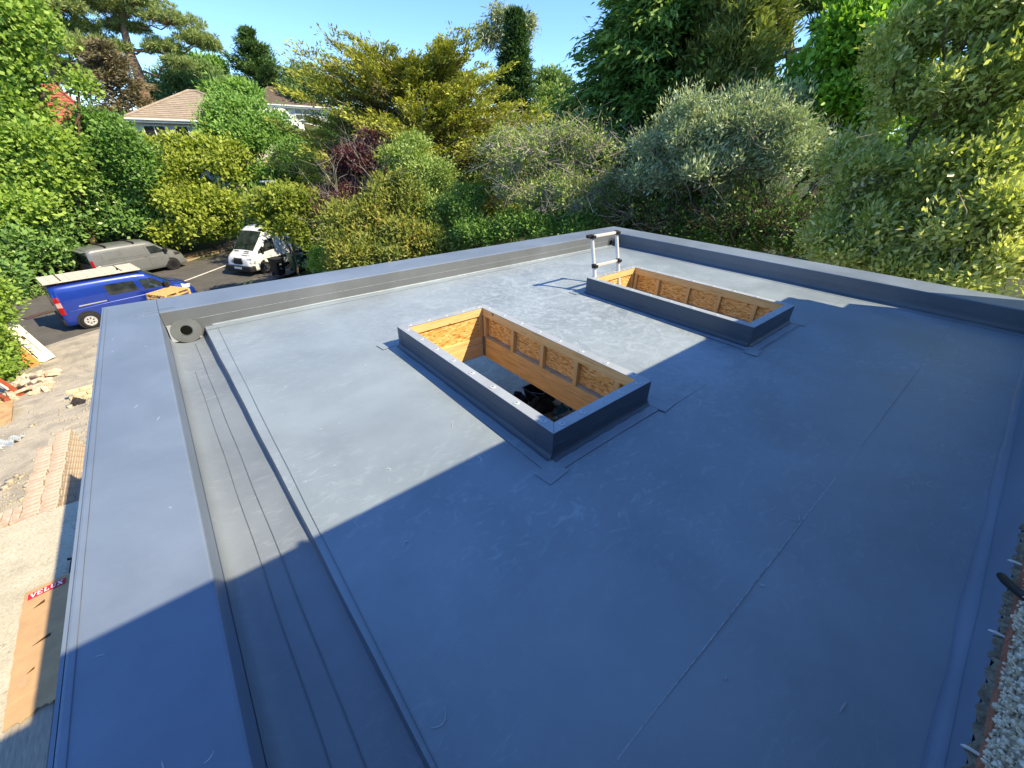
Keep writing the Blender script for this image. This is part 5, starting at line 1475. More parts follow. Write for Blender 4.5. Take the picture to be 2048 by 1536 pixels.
def window(rt, x0, x1, y, z0, z1, nx=2, nz=1, mat='glass'):
    fr_ = MB()
    fr_.box(x0, x1, y - .05, y - .005, z0, z0 + .08); fr_.box(x0, x1, y - .05, y - .005, z1 - .08, z1)
    for k in range(nx + 1):
        xx = x0 + (x1 - x0 - .08) * k / nx
        fr_.box(xx, xx + .08, y - .055, y - .004, z0 + .081, z1 - .081)
    for k in range(1, nz):
        zz = z0 + (z1 - z0) * k / nz
        fr_.box(x0 + .081, x1 - .081, y - .048, y - .006, zz - .035, zz + .035)
    w = fr_.build('window', M['soffit'], rt)
    for k in range(nx):
        a_ = x0 + .08 + (x1 - x0 - .08) * k / nx; b_ = x0 + (x1 - x0 - .08) * (k + 1) / nx
        MB().box(a_, b_, y - .03, y - .01, z0 + .081, z1 - .081).build('pane', M[mat], w)
    MB().box(x0 - .1, x1 + .1, y - .14, y - .004, z0 - .08, z0 - .002).build('sill', M['soffit'], w)
    return w
h1 = bungalow('bungalow', (5, 42, 0.3), .75, 11.0, 38.85, 46.0, 3.30, 5.45, 5.75, 6.3, 42.4, 'tile_buff', 'white bungalow with buff tiled hipped roof above the hedge')
window(h1, 1.75, 3.15, 39.25, 1.5, 2.95, 2); window(h1, 3.6, 4.6, 39.25, 1.9, 2.95, 1); window(h1, 5.2, 6.6, 39.25, 1.5, 2.95, 2)
h2 = bungalow('bungalow', (14, 50, 1.5), 11.2, 19.0, 47.4, 54.5, 5.20, 6.85, 13.9, 16.3, 51.0, 'tile_brown', 'cream bungalow with dark brown tiled roof beside the golden cypress')
window(h2, 11.9, 13.2, 47.8, 3.6, 4.9, 2); window(h2, 15.1, 16.7, 47.8, 4.0, 5.0, 2, 2)
MB().box(13.55, 14.5, 47.76, 47.80, 2.6, 4.85).build('door', M['teak'], h2)
h3 = bungalow('bungalow', (-5, 44, 0.2), -12.0, -.45, 39.2, 46.4, 2.75, 5.75, -9.0, -2.6, 42.8, 'tile_red', 'bungalow with red tiled roof behind the bright green sycamore')
window(h3, -4.2, -2.6, 39.6, 1.0, 2.4, 2)
mv = Van('parked_van', (10.6, 45.6, gh(12.6, 45.6) + 0.02), R(-6), 'white van parked in front of the brown roofed bungalow', 4.4, 2.1, 1.9,
         [(0, 1.85), (.05, 1.98), (.3, 2.05), (2.6, 2.08), (2.95, 2.0), (3.6, 1.2), (4.1, 1.0), (4.35, .8), (4.4, .5)],
         [(0, .93), (.12, .985), (.5, 1), (3.6, 1), (4.1, .9), (4.4, .75)], M['whitepaint'], 2.6, 0.32, M['steel'], None)
mv.body()
for sg in (-1, 1):
    mv.side('door_window', [(2.6, 1.2), (3.3, 1.2), (2.98, 1.7), (2.55, 1.72)], M['glass'], sg)
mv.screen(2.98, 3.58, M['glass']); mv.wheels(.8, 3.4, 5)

# ------------------------------------------------------------------ plants
LEAF = {
 'bright': leafmat('bright_leaves', [(0.137, 0.232, 0.036), (0.293, 0.441, 0.073), (0.508, 0.660, 0.157)], 0.32),
 'spring': leafmat('spring_leaves', [(0.093, 0.220, 0.028), (0.242, 0.451, 0.050), (0.465, 0.708, 0.132)], 0.36),
 'mid': leafmat('mid_green_leaves', [(0.084, 0.171, 0.033), (0.158, 0.305, 0.055), (0.279, 0.476, 0.094)], 0.22),
 'laurel': leafmat('laurel_leaves', [(0.074, 0.159, 0.033), (0.158, 0.293, 0.061), (0.335, 0.525, 0.154)], 0.18, .38, .5),
 'yellowish': leafmat('yellow_green_leaves', [(0.146, 0.195, 0.028), (0.312, 0.391, 0.050), (0.521, 0.592, 0.099)], 0.28),
 'olive': leafmat('olive_leaves', [(0.112, 0.183, 0.061), (0.186, 0.293, 0.094), (0.307, 0.439, 0.165)], .28),
 'silver': leafmat('silver_leaves', [(0.194, 0.251, 0.138), (0.389, 0.479, 0.287), (0.648, 0.754, 0.529)], 0.22, .5),
 'pittos': leafmat('pale_edged_leaves', [(0.168, 0.232, 0.055), (0.379, 0.452, 0.121), (0.625, 0.673, 0.275), (0.800, 0.779, 0.440)], 0.38, .35, .5),
 'apple': leafmat('light_green_leaves', [(0.133, 0.201, 0.050), (0.276, 0.391, 0.094), (0.450, 0.592, 0.187)], 0.25),
 'orange': leafmat('orange_tipped_leaves', [(0.09, 0.14, 0.03), (0.19, 0.25, 0.05), (0.33, 0.34, 0.07), (0.66, 0.38, 0.13)], 0.25),
 'purple': leafmat('purple_leaves', [(0.04, 0.014, 0.018), (0.09, 0.025, 0.035), (0.17, 0.05, 0.065)], .2),
 'gold': leafmat('golden_cypress_sprays', [(0.095, 0.112, 0.028), (0.179, 0.202, 0.035), (0.347, 0.370, 0.050), (0.588, 0.594, 0.080)], 0.20, .6),
 'goldinner': leafmat('cypress_inner_sprays', [(0.11, 0.085, 0.05), (0.16, 0.13, 0.07), (0.21, 0.18, 0.09)], .15, .7),
 'darkcon': leafmat('dark_conifer_sprays', [(0.037, 0.085, 0.031), (0.070, 0.140, 0.044), (0.149, 0.244, 0.072)], 0.20, .6),
 'lawson': leafmat('drooping_cypress_sprays', [(0.047, 0.104, 0.031), (0.140, 0.256, 0.055), (0.391, 0.573, 0.121)], 0.30, .6),
 'leyland': leafmat('olive_conifer_sprays', [(0.072, 0.104, 0.033), (0.184, 0.237, 0.066), (0.348, 0.417, 0.132)], 0.25, .6),
 'pine': leafmat('pine_needles', [(0.144, 0.196, 0.066), (0.252, 0.324, 0.108), (0.384, 0.459, 0.168)], 0.20, .6),
 'deadneedle': leafmat('brown_needles', [(0.13, 0.11, 0.06), (0.19, 0.16, 0.09), (0.25, 0.22, 0.13)], .15, .7),
 'gum': leafmat('grey_gum_leaves', [(0.220, 0.258, 0.161), (0.340, 0.392, 0.253), (0.460, 0.515, 0.356)], .3),
}

def unit(a):
    return a / np.maximum(np.linalg.norm(a, axis=-1, keepdims=True), 1e-9)

def leaf_mesh(name, P, D, N, L, Wd, rnd_, fold=0.0):
    """one rhombic leaf per row"""
    D = unit(D); S = unit(np.cross(D, N))
    n = len(P)
    L = np.broadcast_to(L, n)[:, None]; Wd = np.broadcast_to(Wd, n)[:, None]
    Nn = np.cross(S, D)
    V = np.stack([P, P + D * L * .45 + S * Wd * .5 + Nn * L * fold, P + D * L, P + D * L * .45 - S * Wd * .5 + Nn * L * fold], 1).reshape(-1, 3)
    F = np.arange(n * 4).reshape(n, 4)
    return fast_mesh(name, V, F, np.clip(rnd_, 0, 1))

def rsphere(rg, n):
    return unit(rg.normal(size=(n, 3)))

def bumps(d, seed):
    r = np.random.default_rng(seed)
    o = np.zeros(len(d))
    for k in range(7):
        f = r.normal(size=3) * (2.2 + k * 1.3)
        o += np.sin(d @ f + r.uniform(0, 6.28)) / (1 + k * .5)
    return o / 3.0

def tubes_mesh(name, paths, n=4):
    """paths: list of (points (k,3), radii (k,))"""
    Vs = []; Fs = []; off = 0
    ang = np.arange(n) * 2 * math.pi / n
    for pts, rad in paths:
        pts = np.asarray(pts, float); rad = np.asarray(rad, float)
        k = len(pts)
        d = unit(np.gradient(pts, axis=0))
        up = np.where(np.abs(d[:, 2:3]) < .9, np.array([[0, 0, 1.]]), np.array([[1., 0, 0]]))
        a = unit(np.cross(d, up)); b = np.cross(d, a)
        ring = pts[:, None] + (a[:, None] * np.cos(ang)[None, :, None] + b[:, None] * np.sin(ang)[None, :, None]) * rad[:, None, None]
        Vs.append(ring.reshape(-1, 3))
        i, j = np.meshgrid(np.arange(k - 1), np.arange(n), indexing='ij')
        f = np.stack([i * n + j, i * n + (j + 1) % n, (i + 1) * n + (j + 1) % n, (i + 1) * n + j], -1).reshape(-1, 4) + off
        Fs.append(f); off += k * n
    return fast_mesh(name, np.concatenate(Vs), np.concatenate(Fs))

def path(rg, a, b, r0, r1, k=5, wig=.06, sag=0.0):
    a = np.asarray(a, float); b = np.asarray(b, float)
    t = np.linspace(0, 1, k)[:, None]
    p = a + (b - a) * t
    L = np.linalg.norm(b - a)
    w = rg.normal(size=(k, 3)) * wig * L; w[0] = 0; w[-1] *= .3
    p = p + w
    p[:, 2] -= sag * L * (4 * t[:, 0] * (1 - t[:, 0]))
    return p, r0 + (r1 - r0) * t[:, 0] ** .8

def thing(name, base, label, cat, group):
    rt = root(name, base, label, cat, group, 0, True)
    return rt

def put(name, me, mat, rt):
    o = bpy.data.objects.new(name, me); COL.objects.link(o)
    me.materials.append(mat); o.parent = rt
    return o

def broad(spec, seed):
    name, label, cat, group, base, lobes, mat, opt = spec
    rg = np.random.default_rng(seed)
    base = np.array(base, float)
    n = opt.get('n', 30000); per = opt.get('per', 12); L = opt.get('L', .12); Wd = opt.get('W', .06)
    cr = opt.get('cr', .3); hollow = opt.get('hollow', .62); up = opt.get('up', .35); bark = M[opt.get('bark', 'bark')]
    lobes = np.array(lobes, float)            # x y z rx ry rz
    C_ = lobes[:, :3] - base; Rd = lobes[:, 3:6]
    main_C = C_
    ns = opt.get('sub', 20)
    if ns:                                    # break every lobe into leafy sub-clumps
        sd = rsphere(rg, len(C_) * ns)
        sd[:, 2] = np.where((sd[:, 2] < -.3) & (rg.random(len(sd)) < .7), -sd[:, 2], sd[:, 2])
        kk = np.repeat(np.arange(len(C_)), ns)
        fr_ = rg.uniform(*opt.get('fr', (.20, .46)), len(kk))
        C_ = C_[kk] + sd * Rd[kk] * (opt.get('sr', 1.02) - fr_ * .75)[:, None] * rg.uniform(.75, 1.18, (len(kk), 1))
        Rd = Rd[kk] * fr_[:, None]
    wgt = (Rd.prod(1)) ** (2 / 3); wgt /= wgt.sum()
    nc = n // per
    li = rg.choice(len(C_), nc, p=wgt)
    lobe_rnd = rg.random(len(C_))
    d = rsphere(rg, nc)
    # fewer clusters on the unseen underside of each lobe
    flip = (d[:, 2] < -.25) & (rg.random(nc) < .5); d[flip, 2] *= -1
    bm_ = np.zeros(nc)
    for k in range(len(C_)):
        q = li == k
        bm_[q] = bumps(d[q], seed * 31 + k)
    rad = (hollow + (1 - hollow) * rg.random(nc) ** .6) * (1 + opt.get('bump', .20) * bm_)
    cc = C_[li] + d * Rd[li] * rad[:, None]
    gap = opt.get('gap', .24)
    if gap > 0:                               # holes in the canopy that let the dark inside show
        wl = max(.5, .55 * float(np.mean(lobes[:, 3])))
        v = np.zeros(nc)
        for _ in range(6):
            f_ = unit(rg.normal(size=3)) * 2 * math.pi / (wl * rg.uniform(.7, 1.6))
            v += np.sin(cc @ f_ + rg.uniform(0, 6.28))
        keep = (v > np.quantile(v, gap)) | (rg.random(nc) < .12)
        cc, d, li, bm_ = cc[keep], d[keep], li[keep], bm_[keep]
        nc = len(cc)
    tuft = rg.random(nc)
    # stray shoots
    if opt.get('shoots', .07) > 0:
        s_ = rg.random(nc) < opt.get('shoots', .07)
        cc[s_] += (unit(d[s_] + np.array([0, 0, .8])) * (rg.uniform(.1, .9, s_.sum()) * opt.get('shootlen', .5))[:, None])
    ids = np.repeat(np.arange(nc), per)
    off = rg.normal(size=(len(ids), 3)) * cr * .5
    out = d[ids]
    P = cc[ids] + off
    z_floor = opt.get('floor', None)
    D = unit(unit(off) * .8 + out * .35 + rg.normal(size=P.shape) * .65 + np.array([0, 0, up]))
    if opt.get('hang'): D = unit(D + np.array([0, 0, -opt['hang']]))
    N = unit(out * .5 + rg.normal(size=P.shape) * .42 + np.array([.45, -.60, .75]) * opt.get('face', 1.0))
    sv = rg.uniform(.5, 1.45, len(P)); Ls = L * sv; Ws = Wd * sv * rg.uniform(.8, 1.2, len(P))
    rn = .45 * rg.random(len(P)) + .22 * tuft[ids] + .22 * lobe_rnd[li][ids] + .18 * (np.clip(bm_[ids], -1, 1)) + opt.get('tint', .0)
    rt = thing(name, tuple(base), label, cat, group)
    put('crown', leaf_mesh('crown', P, D, N, Ls, Ws, rn, .06), LEAF[mat], rt)
    # trunk and limbs
    top = main_C.mean(0)
    tr = opt.get('trunk', .16)
    stem_top = np.array([top[0] * .7, top[1] * .7, max(.6, main_C[:, 2].min() * .7)])
    paths = [path(rg, (0, 0, -.3), stem_top, tr, tr * .6, 6, .03)]
    put('trunk', tubes_mesh('trunk', paths, 8), bark, rt)
    limbs = []
    for k in range(len(lobes)):
        limbs.append(path(rg, stem_top, main_C[k], tr * .5, tr * .2, 6, .06))
    m_ = opt.get('limbs', 60)
    pick = rg.choice(nc, min(nc, m_), replace=False)
    for i in pick:
        a_ = C_[li[i]] * .85 + stem_top * .15
        limbs.append(path(rg, a_, cc[i], tr * .16, .012, 5, .08))
    put('limbs', tubes_mesh('limbs', limbs, 5), bark, rt)['kind'] = 'stuff'
    if opt.get('twigs', 0):
        tw = []
        for i in rg.choice(nc, min(nc, opt['twigs']), replace=False):
            a_ = cc[i] - d[i] * rg.uniform(.2, .7)
            b_ = cc[i] + (d[i] + rg.normal(size=3) * .8) * rg.uniform(.15, .6)
            tw.append(path(rg, a_, b_, opt.get('twr', .012), .004, 5, .14))
        put('bare_twigs', tubes_mesh('bare_twigs', tw, 3), M[opt.get('twigmat', 'greybark')], rt)['kind'] = 'stuff'
    return rt

def sprays(rg, starts, dirs, lens, nsp, per, L, Wd, spread, droop, t0=.3):
    """flat conifer sprays along each branch: returns P, D, N, t"""
    m_ = len(starts)
    ids = np.repeat(np.arange(m_), nsp)
    t = t0 + (1 - t0) * rg.random(len(ids)) ** .8
    side = unit(np.cross(dirs, np.array([0, 0, 1.])))
    w = spread * lens[ids] * (1.05 - t)
    s_ = rg.uniform(-1, 1, len(ids))
    c = starts[ids] + dirs[ids] * (lens[ids] * t)[:, None] + side[ids] * (s_ * w)[:, None]
    c[:, 2] -= droop * lens[ids] * t ** 2
    j = np.repeat(np.arange(len(ids)), per)
    off = rg.normal(size=(len(j), 3)) * np.array([1, 1, .45]) * L * .7
    P = c[j] + off
    D = unit(dirs[ids][j] * .9 + side[ids][j] * (s_[j] * .7)[:, None] + rg.normal(size=P.shape) * .38)
    N = unit(rg.normal(size=P.shape) * .5 + np.array([.35, -.45, 1.]))
    return P, D, N, t[j], ids[j]

def conifer(spec, seed):
    """opt: H height, env list of (t, radius), nb branches, pitch (low, high), colours by depth"""
    name, label, cat, group, base, lobes, mat, opt = spec
    rg = np.random.default_rng(seed)
    H = opt['H']; nb = opt['nb']
    et, er = zip(*opt['env'])
    hb = opt.get('h0', .08) + (1 - opt.get('h0', .08)) * rg.random(nb) ** opt.get('hpow', .85)
    az = rg.uniform(0, 2 * math.pi, nb)
    bump_ = 1 + opt.get('bump', .18) * np.sin(az * 3 + hb * 9 + seed) + rg.normal(size=nb) * opt.get('jit', .12)
    ln = np.interp(hb, et, er) * np.clip(bump_, .45, 1.5)
    p0, p1 = opt['pitch']
    pt = np.radians(p0 + (p1 - p0) * hb + rg.normal(size=nb) * opt.get('pj', 6))
    dirs = np.stack([np.cos(az) * np.cos(pt), np.sin(az) * np.cos(pt), np.sin(pt)], 1)
    lean = np.array(opt.get('lean', (0, 0))) 
    starts = np.stack([lean[0] * hb, lean[1] * hb, H * hb * opt.get('sh', 1.0)], 1)
    rt = thing(name, base, label, cat, group)
    m_starts, m_dirs, m_ln = starts, dirs, ln
    if opt.get('plume'):                       # side branchlets fanned along each limb, leaving gaps between limbs
        k2 = opt['plume']
        ii = np.repeat(np.arange(nb), k2)
        tt = .35 + .65 * rg.random(len(ii)) ** .8
        sd_ = unit(np.cross(dirs, np.array([0, 0, 1.])))
        sg_ = rg.choice([-1., 1.], len(ii))
        d2 = unit(dirs[ii] + sd_[ii] * (sg_ * rg.uniform(.25, .9, len(ii)))[:, None] + np.array([0, 0, 1.]) * rg.uniform(-.05, .35, (len(ii), 1)))
        starts = starts[ii] + dirs[ii] * (ln[ii] * tt)[:, None]
        starts[:, 2] -= opt.get('droop', .1) * ln[ii] * tt ** 2
        ln = ln[ii] * rg.uniform(.10, .26, len(ii)) * (1.25 - .5 * tt)
        dirs = d2; nb2 = len(ii)
        P, D, N, t, ids = sprays(rg, starts, dirs, ln, opt.get('nsp', 26), opt.get('per', 6), opt['L'], opt['W'], opt.get('spread', .3), 0.0, .05)
        limb_t = tt[ids]; ids = ii[ids]
        t = np.clip(.45 * t + .55 * limb_t, 0, 1)
        starts, dirs, ln = m_starts, m_dirs, m_ln
    else:
      P, D, N, t, ids = sprays(rg, starts, dirs, ln, opt.get('nsp', 26), opt.get('per', 6), opt['L'], opt['W'], opt.get('spread', .3), opt.get('droop', .1), opt.get('t0', .3))
    if opt.get('hang'):
        D = unit(D + np.array([0, 0, -opt['hang']]) * rg.uniform(.4, 1.2, (len(D), 1)))
    if opt.get('rise'):
        D = unit(D + np.array([0, 0, opt['rise']]))
    brn = rg.random(nb)
    rn = opt.get('c0', .05) + opt.get('ct', .55) * t ** opt.get('cpow', 1.6) + .28 * rg.random(len(t)) + .22 * (brn[ids] - .5)
    put('crown', leaf_mesh('crown', P, D, N, opt['L'] * rg.uniform(.6, 1.3, len(P)), opt['W'] * rg.uniform(.7, 1.2, len(P)), rn, .05), LEAF[mat], rt)
    tr = opt.get('trunk', .25)
    put('trunk', tubes_mesh('trunk', [path(rg, (0, 0, -.4), (lean[0] * .9, lean[1] * .9, H * .97), tr, .03, 10, .008)], 8), M[opt.get('bark', 'bark')], rt)
    br = []
    for i in range(nb):
        b_ = starts[i] + dirs[i] * ln[i] * .95; b_[2] -= opt.get('droop', .1) * ln[i]
        br.append(path(rg, starts[i], b_, .012 + .010 * ln[i], .006, 6, .02, -opt.get('droop', .1) * .2))
    put('branches', tubes_mesh('branches', br, 3), M[opt.get('brbark', opt.get('bark', 'bark'))], rt)['kind'] = 'stuff'
    if opt.get('inner'):
        P, D, N, t, ids = sprays(rg, starts, dirs, ln * .8, opt['inner'], 5, opt['L'] * .9, opt['W'], .4, .02, .1)
        put('inner_sprays', leaf_mesh('inner_sprays', P, D, N, opt['L'], opt['W'] * .8, rg.random(len(P))), LEAF[opt.get('innermat', 'goldinner')], rt)['kind'] = 'stuff'
    return rt

def pine(spec, seed):
    """tall pine: bare trunk, limbs, rounded needle clumps"""
    name, label, cat, group, base, lobes, mat, opt = spec
    rg = np.random.default_rng(seed)
    base = np.array(base, float)
    lobes = np.array(lobes, float); C_ = lobes[:, :3] - base; Rd = lobes[:, 3:6]
    rt = thing(name, tuple(base), label, cat, group)
    tp = np.array(opt['trunkpts'], float) - base
    k = len(tp)
    put('trunk', tubes_mesh('trunk', [(tp, np.linspace(opt.get('trunk', .32), .10, k))], 8), M['pinebark'], rt)
    paths = []; Pa = []; Da = []; rn = []
    for c, r_ in zip(C_, Rd):
        j = np.argmin(np.abs(tp[:, 2] - (c[2] - r_[2] * .8)))
        paths.append(path(rg, tp[j], c, .10, .04, 6, .05, .05))
        ncl = int(opt.get('ncl', 70))
        d = rsphere(rg, ncl); d[:, 2] = np.where(d[:, 2] < -.2, -d[:, 2] * .6, d[:, 2])
        q = c + d * r_ * (rg.uniform(.35, 1.05, ncl))[:, None]
        for w in q[:: 2]:
            paths.append(path(rg, c + (w - c) * .1, w, .03, .01, 4, .08, .03))
        per = opt.get('per', 26)
        ids = np.repeat(np.arange(ncl), per)
        nd = unit(rg.normal(size=(len(ids), 3)) + np.array([0, 0, .55]) + d[ids] * .4)
        Pa.append(q[ids] + nd * .05); Da.append(nd)
        rn.append(np.clip(.25 + .35 * nd[:, 2] * 0 + .35 * rg.random(len(ids)) + .35 * (rg.random(ncl)[ids]), 0, 1))
    put('limbs', tubes_mesh('limbs', paths, 4), M['pinebark'], rt)['kind'] = 'stuff'
    P = np.concatenate(Pa); D = np.concatenate(Da)
    put('crown', leaf_mesh('crown', P, D, rg.normal(size=P.shape), opt['L'] * rg.uniform(.7, 1.2, len(P)), opt['W'], np.concatenate(rn)), LEAF[mat], rt)
    return rt

def bare(spec, seed):
    """leafless branching wood"""
    name, label, cat, group, base, lobes, mat, opt = spec
    rg = np.random.default_rng(seed)
    base = np.array(base, float); lobes = np.array(lobes, float)
    rt = thing(name, tuple(base), label, cat, group)
    paths = []
    def grow(p, d, L, r, lev):
        q = p + d * L
        pts, rad = path(rg, p, q, r, r * .55, 5, .07)
        paths.append((pts, rad))
        if lev == 0: return
        for k in range(opt.get('fork', 3)):
            dd = unit(d + rg.normal(size=3) * opt.get('fan', .55) + np.array([0, 0, opt.get('up', .15)]))
            s_ = pts[rg.integers(2, 5)]
            grow(s_, dd, L * rg.uniform(.5, .8), r * .5, lev - 1)
    for c in lobes:
        tgt = c[:3] - base
        d = unit(tgt); L = np.linalg.norm(tgt)
        grow(np.zeros(3), d, L * .55, opt.get('r', .06), opt.get('lev', 4))
    put('branches', tubes_mesh('branches', paths, 4), M[opt.get('twigmat', 'whitebark')], rt)
    return rt

